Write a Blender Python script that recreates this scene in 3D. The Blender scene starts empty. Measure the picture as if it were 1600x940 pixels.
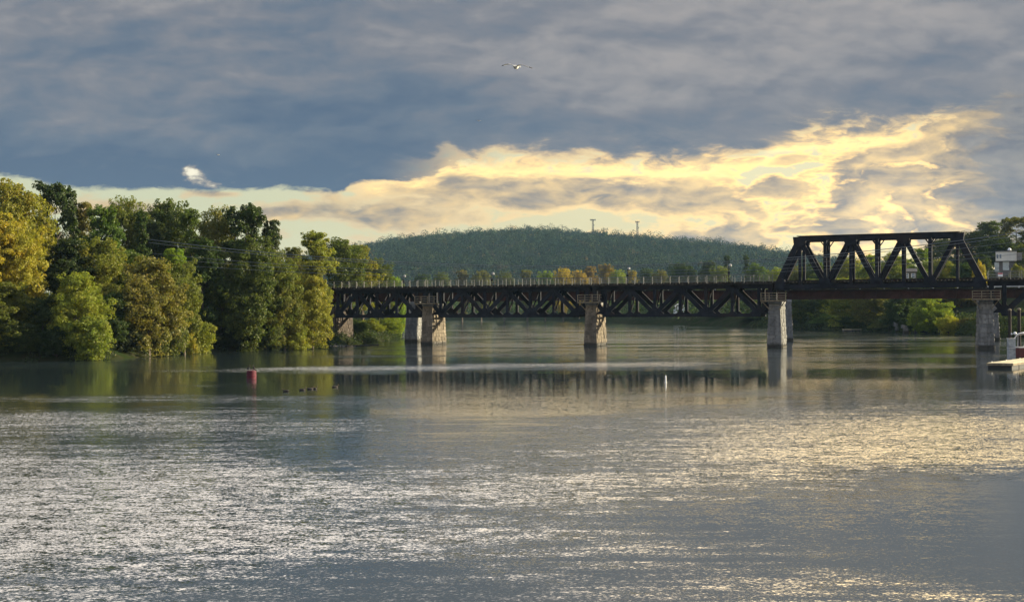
import bpy, math, random
import numpy as np
from math import radians, sin, cos, tan, atan, pi, sqrt
from mathutils import Vector, Matrix

SC = bpy.context.scene
COL = SC.collection
CAM_H = 5.7          # eye height above the water
FPX = 2200.0         # focal length in photo pixels (photo 1600 wide)
ROLL = 0.0052        # the photo leans slightly

# ---------------------------------------------------------------- camera
cd = bpy.data.cameras.new('camera')
cd.sensor_width = 36.0
cd.lens = 36.0 * FPX / 1600.0
cd.clip_start = 0.5
cd.clip_end = 12000
cam = bpy.data.objects.new('camera', cd)
COL.objects.link(cam)
cam.location = (0, 0, CAM_H)
_pitch = math.atan(15.0 / FPX)
cam.rotation_euler = (Matrix.Rotation(pi / 2 + _pitch, 3, 'X') @ Matrix.Rotation(-ROLL, 3, 'Z')).to_euler()
SC.camera = cam


def at(px, py, Y):
    """photo pixel + distance -> world point"""
    yu = py + ROLL * (px - 800)
    return Vector(((px - 800) / FPX * Y, Y, CAM_H + (485 - yu) / FPX * Y))


def on_water(px, py):
    yu = py + ROLL * (px - 800)
    Y = FPX * CAM_H / (yu - 485)
    return Vector(((px - 800) / FPX * Y, Y, 0))


# ---------------------------------------------------------------- node helpers
class NT:
    def __init__(self, tree):
        self.t = tree
        tree.nodes.clear()

    def new(self, typ, **kw):
        n = self.t.nodes.new(typ)
        for k, v in kw.items():
            setattr(n, k, v)
        return n

    def put(self, sock, v):
        if isinstance(v, S):
            self.t.links.new(v.s, sock)
        elif isinstance(v, (int, float)):
            if sock.type == 'RGBA':
                sock.default_value = (v, v, v, 1)
            elif sock.type == 'VECTOR':
                sock.default_value = (v, v, v)
            else:
                sock.default_value = v
        else:
            v = tuple(v)
            if sock.type == 'RGBA' and len(v) == 3:
                v = v + (1,)
            sock.default_value = v

    def math(self, op, a, b=None, c=None, clamp=False):
        n = self.new('ShaderNodeMath', operation=op, use_clamp=clamp)
        self.put(n.inputs[0], a)
        if b is not None: self.put(n.inputs[1], b)
        if c is not None: self.put(n.inputs[2], c)
        return S(self, n.outputs[0])

    def vmath(self, op, a, b=None, scale=None):
        n = self.new('ShaderNodeVectorMath', operation=op)
        self.put(n.inputs[0], a)
        if b is not None: self.put(n.inputs[1], b)
        if scale is not None: self.put(n.inputs['Scale'], scale)
        return S(self, n.outputs['Value' if op in ('LENGTH', 'DOT_PRODUCT') else 'Vector'])

    def comb(self, x=0.0, y=0.0, z=0.0):
        n = self.new('ShaderNodeCombineXYZ')
        for i, v in enumerate((x, y, z)): self.put(n.inputs[i], v)
        return S(self, n.outputs[0])

    def sep(self, v):
        n = self.new('ShaderNodeSeparateXYZ')
        self.put(n.inputs[0], v)
        return [S(self, n.outputs[i]) for i in range(3)]

    def noise(self, vec, scale=1.0, detail=4.0, rough=0.55, dist=0.0, lac=2.0, color=False):
        n = self.new('ShaderNodeTexNoise')
        n.noise_dimensions = '3D'
        self.put(n.inputs['Vector'], vec)
        self.put(n.inputs['Scale'], scale)
        self.put(n.inputs['Detail'], detail)
        self.put(n.inputs['Roughness'], rough)
        self.put(n.inputs['Lacunarity'], lac)
        self.put(n.inputs['Distortion'], dist)
        return S(self, n.outputs['Color' if color else 'Fac'])

    def mix(self, f, a, b):
        n = self.new('ShaderNodeMix', data_type='RGBA')
        self.put(n.inputs[0], f)
        self.put(n.inputs[6], a)
        self.put(n.inputs[7], b)
        return S(self, n.outputs[2])

    def lerp(self, f, a, b):
        n = self.new('ShaderNodeMix', data_type='FLOAT')
        self.put(n.inputs[0], f)
        self.put(n.inputs[2], a)
        self.put(n.inputs[3], b)
        return S(self, n.outputs[0])

    def smooth(self, x, a, b, lo=0.0, hi=1.0):
        n = self.new('ShaderNodeMapRange', interpolation_type='SMOOTHSTEP')
        self.put(n.inputs['Value'], x)
        self.put(n.inputs['From Min'], a); self.put(n.inputs['From Max'], b)
        self.put(n.inputs['To Min'], lo); self.put(n.inputs['To Max'], hi)
        return S(self, n.outputs['Result'])

    def curve(self, x, pts, xr, yr):
        n = self.new('ShaderNodeFloatCurve')
        xx = (x - xr[0]) * (1.0 / (xr[1] - xr[0]))
        self.put(n.inputs['Value'], xx)
        c = n.mapping.curves[0]
        P = [((p[0] - xr[0]) / (xr[1] - xr[0]), (p[1] - yr[0]) / (yr[1] - yr[0])) for p in pts]
        c.points[0].location = P[0]; c.points[1].location = P[-1]
        for p in P[1:-1]: c.points.new(*p)
        for p in c.points: p.handle_type = 'AUTO_CLAMPED'
        n.mapping.update()
        return S(self, n.outputs[0]) * (yr[1] - yr[0]) + yr[0]

    def ramp(self, x, stops):
        n = self.new('ShaderNodeValToRGB')
        el = n.color_ramp.elements
        el[0].position, el[0].color = stops[0][0], tuple(stops[0][1]) + (1,)
        el[1].position, el[1].color = stops[-1][0], tuple(stops[-1][1]) + (1,)
        for p, c in stops[1:-1]:
            e = el.new(p); e.color = tuple(c) + (1,)
        self.put(n.inputs[0], x)
        return S(self, n.outputs[0])

    def gauss(self, a, e, ca, ce, ra, re):
        """soft elliptical bump"""
        q = ((a - ca) * (1.0 / ra)) ** 2 + ((e - ce) * (1.0 / re)) ** 2
        return self.math('EXPONENT', q * -1.0)


class S:
    def __init__(self, nt, s): self.nt, self.s = nt, s
    def __add__(self, o): return self.nt.math('ADD', self, o)
    __radd__ = __add__
    def __mul__(self, o): return self.nt.math('MULTIPLY', self, o)
    __rmul__ = __mul__
    def __sub__(self, o): return self.nt.math('SUBTRACT', self, o)
    def __rsub__(self, o): return self.nt.math('SUBTRACT', o, self)
    def __truediv__(self, o): return self.nt.math('DIVIDE', self, o)
    def __pow__(self, o):
        if o == 2: return self.nt.math('MULTIPLY', self, self)
        return self.nt.math('POWER', self, o)
    def clamp(self): return self.nt.math('ADD', self, 0.0, clamp=True)
# ---------------------------------------------------------------- light and sky
SUN_AZ, SUN_EL = 79.0, 15.0      # degrees right of the view, above the horizon
sd = bpy.data.lights.new('sun', 'SUN')
sd.energy = 5.0
sd.angle = radians(0.6)
sd.color = (1.0, 0.87, 0.60)
sun = bpy.data.objects.new('sun', sd)
COL.objects.link(sun)
_sv = Vector((sin(radians(SUN_AZ)) * cos(radians(SUN_EL)), cos(radians(SUN_AZ)) * cos(radians(SUN_EL)), sin(radians(SUN_EL))))
sun.rotation_euler = _sv.to_track_quat('Z', 'Y').to_euler()
sun.location = _sv * 300

world = bpy.data.worlds.new('World')
SC.world = world
world.use_nodes = True
w = NT(world.node_tree)
tc = w.new('ShaderNodeTexCoord')
dirv = S(w, tc.outputs['Generated'])
dx, dy, dz = w.sep(dirv)
yy = w.math('MAXIMUM', dy, 0.35)
az_ = dx * 22.0 / yy                       # azimuth, as a tangent
el_ = w.math('MAXIMUM', dz, 0.0) * 22.0 / yy   # elevation, as a tangent

# warped cloud coordinates, stretched sideways
p0 = w.comb(az_ * 0.55, el_ * 1.5, 0.0)
wv = w.vmath('SUBTRACT', w.noise(p0, 0.9, 3.0, 0.5, color=True), (0.5, 0.5, 0.5))
p1 = w.vmath('ADD', p0, w.vmath('SCALE', wv, scale=0.75))
fb = w.noise(p1, 1.15, 10.0, 0.60) - 0.5            # billows
fb_s = w.noise(w.vmath('ADD', p1, (0.16, -0.14, 0)), 1.15, 6.0, 0.56) - 0.5   # the same, a step towards the sun
p2 = w.comb(az_ * 0.8 + 7.0, el_ * 2.6, 4.0)
fine = w.noise(w.vmath('ADD', p2, w.vmath('SCALE', wv, scale=0.9)), 2.6, 8.0, 0.62) - 0.5
bl_n = w.noise(w.vmath('ADD', w.comb(az_ * 0.9 + 2.0, el_ * 1.9, 3.0), w.vmath('SCALE', wv, scale=0.45)), 1.25, 4.0, 0.44) - 0.5
puff = 0.18 - w.math('ABSOLUTE', bl_n * 2.0)                       # rounded heaps with creases between
bl_n2 = w.noise(w.vmath('ADD', w.comb(az_ * 0.9 + 2.10, el_ * 1.9 - 0.10, 3.0), w.vmath('SCALE', wv, scale=0.45)), 1.25, 4.0, 0.44) - 0.5
puff_s = 0.18 - w.math('ABSOLUTE', bl_n2 * 2.0)
big = w.noise(w.comb(az_ * 0.16 + 3.1, el_ * 0.42 + 1.0, 2.0), 1.0, 3.0, 0.5) - 0.5

# lower edge of the great grey deck
edge = w.curve(az_, [(-14, 2.2), (-8, 2.12), (-7, 1.99), (-6, 1.93), (-5, 1.90), (-4, 1.90), (-3.0, 1.88), (-2.62, 1.86), (-2.50, 1.98),
                     (-1.7, 2.04), (-1.2, 2.10), (-0.95, 2.28), (0, 2.20), (1, 2.16), (2, 2.14), (3, 2.18), (3.8, 2.22),
                     (4.15, 2.50), (5, 2.60), (6.4, 2.74), (7.3, 2.95), (8, 3.10), (14, 3.2)], (-14, 14), (0, 5))
ragged = w.smooth(az_, -3.2, 0.5, 0.22, 0.95)
deckd = el_ - edge + fb * ragged + fine * (ragged * 0.70 + 0.12)
deck = w.smooth(deckd, 0.0, 0.40)
deck = w.math('MAXIMUM', w.smooth(az_, -2.2, 0.6, 1.0, 0.0) * w.smooth(deckd, -0.03, 0.07), deck)
# the hole in its left part
hn = w.noise(w.comb(az_ * 2.2, el_ * 4.5, 6.0), 1.6, 6.0, 0.6) - 0.5
hole = w.gauss(az_, el_, -5.0, 2.20, 0.24, 0.15) + w.gauss(az_, el_, -4.75, 1.98, 0.35, 0.09) * 0.6
hole = w.smooth(hole + hn * 1.7, 0.40, 1.0)

# broken cloud in the gap underneath
reach = w.smooth(az_, -3.2, -1.2)
bias = (reach * w.smooth(el_, 0.35, 1.3) * 0.30 + w.smooth(az_, 2.0, 4.0) * w.smooth(el_, 0.3, 1.0) * 0.16
        + w.gauss(az_, el_, 0.3, 1.98, 2.3, 0.27) * 0.55        # long tan band
        + w.gauss(az_, el_, 2.8, 1.82, 1.6, 0.34) * 0.38
        + w.gauss(az_, el_, -1.8, 1.98, 1.0, 0.17) * 0.25
        + w.gauss(az_, el_, -3.35, 1.58, 0.75, 0.17) * 0.75   # small heaps over the trees
        + w.gauss(az_, el_, -1.95, 1.46, 0.75, 0.18) * 0.60
        + w.gauss(az_, el_, -0.6, 1.42, 0.6, 0.12) * 0.25
        + w.gauss(az_, el_, -6.4, 1.62, 1.0, 0.13) * 0.62 + w.gauss(az_, el_, -4.6, 1.84, 0.4, 0.05) * 0.5
        + w.gauss(az_, el_, 0.45, 1.70, 0.50, 0.09) * 0.55
        - w.gauss(az_, el_, 1.2, 1.42, 1.5, 0.15) * 0.45
        + w.gauss(az_, el_, 3.4, 1.10, 1.2, 0.22) * 0.40
        + w.gauss(az_, el_, 5.4, 1.60, 1.0, 0.60) * 0.16
        + w.gauss(az_, el_, 6.3, 1.45, 0.35, 0.28) * 0.35
        + w.gauss(az_, el_, 8.5, 2.3, 1.35, 1.3) * 1.7)      # grey bank at the right
bias = bias + w.smooth(az_, 8.5, 12.0) * 0.6
strip = (w.math('EXPONENT', ((el_ - edge + 0.02 + fine * 0.35) * (1.0 / 0.13)) ** 2 * -1.0) * w.smooth(az_, -2.75, -2.0) * w.smooth(az_, 7.0, 5.4))
bias = bias - strip * 0.24
rough_ = w.smooth(az_, 1.0, 4.5) * 0.75 + 0.85              # broken up more near the light
dens = bias + fb * 1.35 * rough_ + fine * 0.70 * rough_ - puff * 0.95 * rough_ - 0.10
dens = w.math('MAXIMUM', dens, deckd * 0.9 - 0.02)
thick = dens.clamp()

# how golden / bright this part of the sky is
glow = (w.gauss(az_, el_, 5.2, 1.7, 3.4, 1.5) * 0.75 + w.gauss(az_, el_, 1.0, 2.3, 3.2, 0.7) * 0.45
        + w.gauss(az_, el_, 6.0, 1.25, 0.9, 0.8) * 0.65 + w.smooth(az_, -6.0, 0.0, 0.0, 0.18))
side_fill = w.gauss(az_, el_, 12.6, 4.0, 1.5, 1.8)  # unseen hot patch added past the right edge for golden glitter on the water
lit = w.math('ADD', (fb - fb_s) * 3.2 + (puff_s - puff) * 1.6, 0.40, clamp=True)     # side of each heap that faces the light

clear = w.mix(w.smooth(az_, -6.0, 1.0), (0.74, 0.72, 0.42), (0.84, 0.70, 0.36))
clear = w.mix(w.smooth(el_, 0.0, 2.2, 0.0, 0.25), clear, (0.62, 0.67, 0.50))
rim = w.mix(glow.clamp(), (0.80, 0.66, 0.40), (1.45, 0.95, 0.35))
tan_ = w.mix(lit, (0.30, 0.265, 0.235), (0.95, 0.68, 0.32))
grey = w.mix(lit, (0.19, 0.20, 0.235), (0.34, 0.32, 0.30))
gapc = w.mix(w.smooth(thick, 0.00, 0.22), clear, rim)
gapc = w.mix(w.smooth(thick, 0.09, 0.50), gapc, tan_)
gapc = w.mix(w.smooth(dens, 0.55, 1.25) * w.smooth(az_, 4.5, 7.5, 0.6, 1.0), gapc, grey)
gapc = w.mix((strip * (fb * 2.6 + fine * 2.6 + 0.62)).clamp(), gapc, (1.52, 1.04, 0.41))
gapc = w.vmath('SCALE', gapc, scale=glow * 0.28 + 0.84)

# the deck itself: slate blue low on the left, lavender grey higher up
dk = w.vmath('ADD', w.comb(az_ * 0.40 + 11.0, el_ * 0.95 + az_ * 0.05, 9.0), w.vmath('SCALE', wv, scale=0.50))
db = w.noise(dk, 1.05, 7.0, 0.46) - 0.5
db_s = w.noise(w.vmath('ADD', dk, (-0.05, 0.12, 0)), 1.05, 6.0, 0.45) - 0.5
dlit = (db - db_s) * 2.3 + (puff - puff_s) * 0.34 * w.smooth(az_, 2.0, -5.0, 0.4, 1.0)
up = w.smooth(el_, 1.9, 4.6) * 0.60 + w.smooth(az_, -7.0, 6.0) * 0.25 + big * 0.9 + db * 0.45 + dlit * 0.95 + fb * 0.22 + fine * 0.05
deckc = w.ramp(up, [(0.0, (0.086, 0.132, 0.208)), (0.30, (0.130, 0.170, 0.232)), (0.62, (0.204, 0.217, 0.253)), (1.0, (0.345, 0.328, 0.330))])
warm = w.smooth(deckd, 0.75, 0.0) * w.smooth(az_, -2.5, 1.0)
deckc = w.mix(warm * 0.62, deckc, (0.34, 0.31, 0.29))
deckc = w.mix(w.gauss(az_, el_, 8.6, 1.9, 1.8, 1.1) * 0.55, deckc, (0.30, 0.285, 0.28))
low = w.mix(deck, gapc, deckc)
low = w.mix(hole, low, w.mix(w.smooth(hole, 0.3, 1.0), (0.60, 0.50, 0.36), (0.95, 0.88, 0.68)))

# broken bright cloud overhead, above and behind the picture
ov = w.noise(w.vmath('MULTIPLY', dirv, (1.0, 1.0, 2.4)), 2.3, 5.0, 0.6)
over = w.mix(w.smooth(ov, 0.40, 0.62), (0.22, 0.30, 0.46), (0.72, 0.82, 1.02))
high_fill = w.gauss(az_, el_, -1.0, 11.0, 16.0, 4.5)          # unseen bright patch added above the picture to brighten the water
over = w.mix((high_fill * 1.2).clamp() * w.smooth(ov, 0.30, 0.50, 0.45, 1.0), over, w.mix(w.smooth(az_, -2.0, 8.0), (5.2, 4.6, 3.95), (9.2, 6.7, 3.2)))
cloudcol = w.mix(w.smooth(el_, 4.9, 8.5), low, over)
cloudcol = w.mix(side_fill.clamp(), cloudcol, (9.0, 6.8, 3.4))

sky = w.new('ShaderNodeTexSky', sky_type='NISHITA')
sky.sun_disc = False
sky.sun_elevation = radians(SUN_EL)
sky.sun_rotation = radians(SUN_AZ)
bg_sky = w.new('ShaderNodeBackground')
w.t.links.new(sky.outputs[0], bg_sky.inputs[0])
bg_sky.inputs[1].default_value = 0.07
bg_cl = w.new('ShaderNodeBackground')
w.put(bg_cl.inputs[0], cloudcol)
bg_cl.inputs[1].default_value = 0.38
clear_part = w.smooth(thick, 0.12, 0.0) * (1.0 - deck) * w.smooth(el_, 4.9, 4.0) * 0.15
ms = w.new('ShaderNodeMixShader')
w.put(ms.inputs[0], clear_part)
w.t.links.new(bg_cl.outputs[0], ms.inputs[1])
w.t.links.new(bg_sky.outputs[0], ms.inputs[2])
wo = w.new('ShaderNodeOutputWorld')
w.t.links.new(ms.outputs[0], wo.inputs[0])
world.cycles.sampling_method = 'MANUAL'
world.cycles.sample_map_resolution = 1024

vs = SC.view_settings
vs.view_transform = 'Standard'
vs.look = 'None'
vs.exposure = 1.45
vs.gamma = 1.0
# ---------------------------------------------------------------- object helpers
def tag(o, label=None, cat=None, group=None, kind=None):
    if label: o['label'] = label
    if cat: o['category'] = cat
    if group: o['group'] = group
    if kind: o['kind'] = kind
    return o


def empty(name, loc, label=None, cat=None, group=None, rz=0.0):
    o = bpy.data.objects.new(name, None)
    o.empty_display_size = 0.5
    o.location = loc
    o.rotation_euler = (0, 0, rz)
    COL.objects.link(o)
    return tag(o, label, cat, group)


def mesh_obj(name, me, parent=None, mat=None):
    o = bpy.data.objects.new(name, me)
    COL.objects.link(o)
    if mat is not None and len(me.materials) == 0: me.materials.append(mat)
    if parent is not None: o.parent = parent
    return o


def np_mesh(name, verts, faces, smooth=False):
    """verts (n,3); faces (m,k) with a fixed k"""
    me = bpy.data.meshes.new(name)
    verts = np.asarray(verts, dtype=np.float32); faces = np.asarray(faces, dtype=np.int32)
    k = faces.shape[1]
    me.vertices.add(len(verts)); me.vertices.foreach_set('co', verts.ravel())
    me.loops.add(faces.size); me.loops.foreach_set('vertex_index', faces.ravel())
    me.polygons.add(len(faces))
    me.polygons.foreach_set('loop_start', np.arange(0, faces.size, k, dtype=np.int32))
    me.polygons.foreach_set('loop_total', np.full(len(faces), k, dtype=np.int32))
    me.polygons.foreach_set('use_smooth', np.full(len(faces), smooth, dtype=bool))
    me.update(calc_edges=True)
    return me


class MB:
    """collects boxes, bars, tubes and slabs into one mesh"""
    def __init__(self): self.v, self.f = [], []

    def add(self, vs, fs):
        n = len(self.v)
        self.v += [tuple(v) for v in vs]
        self.f += [tuple(i + n for i in f) for f in fs]
        return self

    def hexa(self, p):
        return self.add(p, [(0, 3, 2, 1), (4, 5, 6, 7), (0, 1, 5, 4), (1, 2, 6, 5), (2, 3, 7, 6), (3, 0, 4, 7)])

    def box(self, c, s, ax=None):
        c = Vector(c)
        X, Y, Z = ax if ax else (Vector((1, 0, 0)), Vector((0, 1, 0)), Vector((0, 0, 1)))
        X, Y, Z = X * s[0] / 2, Y * s[1] / 2, Z * s[2] / 2
        return self.hexa([c - X - Y - Z, c + X - Y - Z, c + X + Y - Z, c - X + Y - Z,
                          c - X - Y + Z, c + X - Y + Z, c + X + Y + Z, c - X + Y + Z])

    def bar(self, a, b, w, t, side):
        """box beam from a to b; w measured in the truss plane, t along side"""
        a, b = Vector(a), Vector(b); side = Vector(side).normalized()
        d = (b - a); L = d.length; d.normalize()
        u = side.cross(d).normalized()
        s2 = d.cross(u).normalized()
        return self.box((a + b) / 2, (L, w, t), (d, u, s2))

    def lace(self, a, b, w, t, side, pitch=0.8):
        """built-up member: two flanges joined by zigzag lacing"""
        a, b = Vector(a), Vector(b); side = Vector(side).normalized()
        d = (b - a); L = d.length; d.normalize()
        u = side.cross(d).normalized()
        e = w * 0.5 - 0.06
        for sgn in (-1, 1):
            self.bar(a + u * e * sgn, b + u * e * sgn, 0.13, t, side)
        n = max(2, int(L / pitch))
        for i in range(n):
            p = a + d * (L * i / n); q = a + d * (L * (i + 1) / n)
            s0 = 1 if i % 2 else -1
            self.bar(p + u * e * s0, q - u * e * s0, 0.07, t * 0.25, side)
        return self

    def tube(self, pts, rad, n=6, caps=True):
        pts = [Vector(p) for p in pts]
        if not isinstance(rad, (list, tuple)): rad = [rad] * len(pts)
        rings = []
        for i, p in enumerate(pts):
            d = (pts[min(i + 1, len(pts) - 1)] - pts[max(i - 1, 0)]).normalized()
            ref = Vector((0, 0, 1)) if abs(d.z) < 0.9 else Vector((1, 0, 0))
            u = d.cross(ref).normalized(); v = d.cross(u)
            rings.append([p + (u * cos(2 * pi * k / n) + v * sin(2 * pi * k / n)) * rad[i] for k in range(n)])
        vs = [q for r in rings for q in r]
        fs = []
        for i in range(len(rings) - 1):
            for k in range(n):
                fs.append((i * n + k, i * n + (k + 1) % n, (i + 1) * n + (k + 1) % n, (i + 1) * n + k))
        if caps:
            fs.append(tuple(range(n))); fs.append(tuple((len(rings) - 1) * n + k for k in range(n - 1, -1, -1)))
        return self.add(vs, fs)

    def lathe(self, c, prof, n=16, ax=Vector((0, 0, 1))):
        c = Vector(c); ax = Vector(ax).normalized()
        ref = Vector((1, 0, 0)) if abs(ax.x) < 0.9 else Vector((0, 1, 0))
        u = ax.cross(ref).normalized(); v = ax.cross(u)
        vs = []
        for r, h in prof:
            vs += [c + ax * h + (u * cos(2 * pi * k / n) + v * sin(2 * pi * k / n)) * r for k in range(n)]
        fs = []
        for i in range(len(prof) - 1):
            for k in range(n):
                fs.append((i * n + k, i * n + (k + 1) % n, (i + 1) * n + (k + 1) % n, (i + 1) * n + k))
        fs.append(tuple(range(n - 1, -1, -1))); fs.append(tuple((len(prof) - 1) * n + k for k in range(n)))
        return self.add(vs, fs)

    def slab(self, poly, side, t):
        """flat polygon given thickness t along side"""
        side = Vector(side).normalized() * t / 2
        n = len(poly)
        P = [Vector(p) for p in poly]
        fs = [tuple(range(n)), tuple(range(2 * n - 1, n - 1, -1))]
        for k in range(n):
            fs.append((k, k + n, (k + 1) % n + n, (k + 1) % n))
        return self.add([p - side for p in P] + [p + side for p in P], fs)

    def build(self, name, mat, parent=None, smooth=False):
        me = bpy.data.meshes.new(name)
        me.from_pydata(self.v, [], self.f)
        import bmesh
        bm = bmesh.new(); bm.from_mesh(me)
        bmesh.ops.recalc_face_normals(bm, faces=bm.faces)
        bm.to_mesh(me); bm.free()
        me.materials.append(mat)
        if smooth: me.polygons.foreach_set('use_smooth', [True] * len(me.polygons))
        me.update()
        return mesh_obj(name, me, parent)


def new_mat(name):
    m = bpy.data.materials.new(name); m.use_nodes = True
    n = NT(m.node_tree)
    out = n.new('ShaderNodeOutputMaterial')
    return m, n, out


def pbr(name, col, rough=0.7, metal=0.0, var=0.25, scale=3.0, bump=0.0, spec=0.3, dirt=None, stretch=(1, 1, 1)):
    """principled surface with mottled colour; dirt = second colour in patches"""
    m, n, out = new_mat(name)
    b = n.new('ShaderNodeBsdfPrincipled')
    g = n.new('ShaderNodeNewGeometry')
    pos = n.vmath('MULTIPLY', S(n, g.outputs['Position']), stretch)
    f = n.noise(pos, scale, 6.0, 0.6)
    c = n.mix(n.smooth(f, 0.3, 0.7), tuple(v * (1 - var) for v in col), tuple(min(1, v * (1 + var)) for v in col))
    if dirt:
        f2 = n.noise(pos, scale * 0.35, 7.0, 0.65)
        c = n.mix(n.smooth(f2, 0.48, 0.66), c, dirt)
    n.put(b.inputs['Base Color'], c)
    b.inputs['Roughness'].default_value = rough
    b.inputs['Metallic'].default_value = metal
    b.inputs['Specular IOR Level'].default_value = spec
    if bump:
        bp = n.new('ShaderNodeBump'); bp.inputs['Strength'].default_value = bump; bp.inputs['Distance'].default_value = 0.05
        n.put(bp.inputs['Height'], n.noise(pos, scale * 3, 5.0, 0.6))
        n.t.links.new(bp.outputs[0], b.inputs['Normal'])
    n.t.links.new(b.outputs[0], out.inputs[0])
    return m


# ---------------------------------------------------------------- river and banks
LEFT = [(-90, -200), (-80, 0), (-70, 120), (-62, 166), (-49, 170), (-46, 186), (-43, 204), (-31, 212), (-28, 233), (-25.5, 262), (-23.5, 292),
        (-32, 345), (-62, 430), (-120, 560), (-230, 690), (-600, 760)]
FAR = [(-600, 960), (-250, 900), (-41, 850), (20, 800), (38, 720), (48, 580), (62, 510), (80, 455), (82, 400), (92, 338), (98, 309), (98, 280),
       (97, 240), (93, 200), (84, 165), (78, 120), (84, 0), (90, -200)]
RIVER = np.array(LEFT + FAR, dtype=float)


def river_dist(X, Y):
    """signed distance to the waterline: negative on the water"""
    X = np.asarray(X, float); Y = np.asarray(Y, float)
    d = np.full(X.shape, 1e9); inside = np.zeros(X.shape, bool)
    n = len(RIVER)
    for i in range(n):
        ax, ay = RIVER[i]; bx, by = RIVER[(i + 1) % n]
        ex, ey = bx - ax, by - ay
        t = np.clip(((X - ax) * ex + (Y - ay) * ey) / (ex * ex + ey * ey), 0, 1)
        d = np.minimum(d, np.hypot(X - ax - t * ex, Y - ay - t * ey))
        c = ((ay > Y) != (by > Y)) & (X < (bx - ax) * (Y - ay) / (by - ay + 1e-12) + ax)
        inside ^= c
    return np.where(inside, -d, d)


def ground_z(X, Y):
    X = np.asarray(X, float); Y = np.asarray(Y, float)
    d = river_dist(X, Y)
    wob = 0.6 * np.sin(X * 0.13 + 1.3) * np.sin(Y * 0.11) + 0.4 * np.sin(X * 0.31 + Y * 0.27)
    bank = np.where(d < 0, np.maximum(d * 0.35, -2.5), 3.4 * (1 - np.exp(-np.maximum(d, 0) / 5.0)) + np.minimum(d, 400) * 0.02)
    z = bank + np.where(d > 2, wob * np.clip((d - 2) / 12, 0, 1), 0)
    # wooded rise on the right bank
    rise = 20 * np.exp(-(((X - 215) / 75) ** 2 + ((Y - 455) / 150) ** 2)) + 9 * np.exp(-(((X - 170) / 50) ** 2 + ((Y - 330) / 90) ** 2))
    return z + np.where(d > 0, rise * np.clip(d / 40, 0, 1), 0)


_ax = np.unique(np.concatenate([np.linspace(-3600, -400, 17), np.linspace(-400, -100, 26), np.linspace(-100, 130, 150), np.linspace(130, 400, 45), np.linspace(400, 3600, 17)]))
_ay = np.unique(np.concatenate([np.linspace(-300, 100, 21), np.linspace(100, 480, 160), np.linspace(480, 1000, 70), np.linspace(1000, 3700, 28)]))
gx, gy = np.meshgrid(_ax, _ay)
gz = ground_z(gx, gy)
nx, ny = len(_ax), len(_ay)
idx = np.arange(nx * ny).reshape(ny, nx)
gf = np.stack([idx[:-1, :-1], idx[:-1, 1:], idx[1:, 1:], idx[1:, :-1]], -1).reshape(-1, 4)
m_ground, n, out = new_mat('bank_soil')
b = n.new('ShaderNodeBsdfPrincipled')
g = n.new('ShaderNodeNewGeometry')
pos = S(n, g.outputs['Position'])
f = n.noise(pos, 0.35, 8.0, 0.65)
f2 = n.noise(pos, 2.2, 6.0, 0.6)
c = n.mix(n.smooth(f, 0.38, 0.62), (0.018, 0.028, 0.009), (0.034, 0.032, 0.018))
c = n.mix(n.smooth(f2, 0.45, 0.75) * 0.6, c, (0.022, 0.030, 0.010))
n.put(b.inputs['Base Color'], c)
b.inputs['Roughness'].default_value = 0.95
b.inputs['Specular IOR Level'].default_value = 0.0
n.t.links.new(b.outputs[0], out.inputs[0])
ground = mesh_obj('ground', np_mesh('ground', np.stack([gx, gy, gz], -1).reshape(-1, 3), gf, True), None, m_ground)
tag(ground, 'dark leafy river bank ground rising behind the waterline', 'ground', kind='structure')

# ---------------------------------------------------------------- the river
m_water, n, out = new_mat('river_water')
g = n.new('ShaderNodeNewGeometry')
pos = S(n, g.outputs['Position'])
px, py, pz = n.sep(pos)
wxy = n.comb(px, py, 0.0)
# wind patches: where the surface is ruffled (world metres)
warp = n.vmath('SCALE', n.vmath('SUBTRACT', n.noise(wxy, 0.035, 3.0, 0.55, color=True), (0.5, 0.5, 0.5)), scale=26.0)
wq = n.vmath('ADD', wxy, n.vmath('MULTIPLY', warp, (1.0, 0.45, 0.0)))
qx, qy, qz = n.sep(wq)
patch = n.noise(n.comb(qx * 0.030, qy * 0.052, 0.0), 1.0, 6.0, 0.62)
lanes = n.noise(n.comb(qx * 0.006 + 5.0, qy * 0.055, 2.0), 1.0, 4.0, 0.6)     # long current lanes
fleck = n.noise(n.comb(px * 0.20, py * 0.95, 5.0), 1.0, 6.0, 0.66)


def wpatch(cx, cy, rx, ry):
    return n.gauss(qx, qy, cx, cy, rx, ry)


near = n.smooth(qy, 105.0, 80.0)
bias = (near * 0.05
        + wpatch(-15, 38, 9, 10) * 0.36 + wpatch(-26, 62, 18, 22) * 0.16 + wpatch(-8, 50, 8, 5) * 0.10
        + wpatch(17, 64, 19, 15) * 0.34 + wpatch(3, 44, 8, 5) * 0.10
        - wpatch(16.5, 39, 6.0, 10) * 0.46 - wpatch(-4, 27, 14, 4) * 0.12 - wpatch(0, 80, 11, 26) * 0.26 - wpatch(6, 33, 7, 5) * 0.10
        + wpatch(-16, 140, 24, 8) * 0.21 + wpatch(14, 148, 24, 5) * 0.14
        + wpatch(-21, 111, 7, 3.5) * 0.30
        - n.smooth(qy, 94.0, 104.0) * n.smooth(qy, 138.0, 124.0) * 0.20)
ruf = n.smooth(patch * 0.95 + lanes * 0.35 + fleck * 0.62 + bias, 0.84, 1.34)
far_lane = n.smooth(lanes * 0.85 + fleck * 0.15, 0.50, 0.60) * n.smooth(qy, 150.0, 190.0)
ruf = n.math('MAXIMUM', ruf, far_lane * 0.45)

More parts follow.
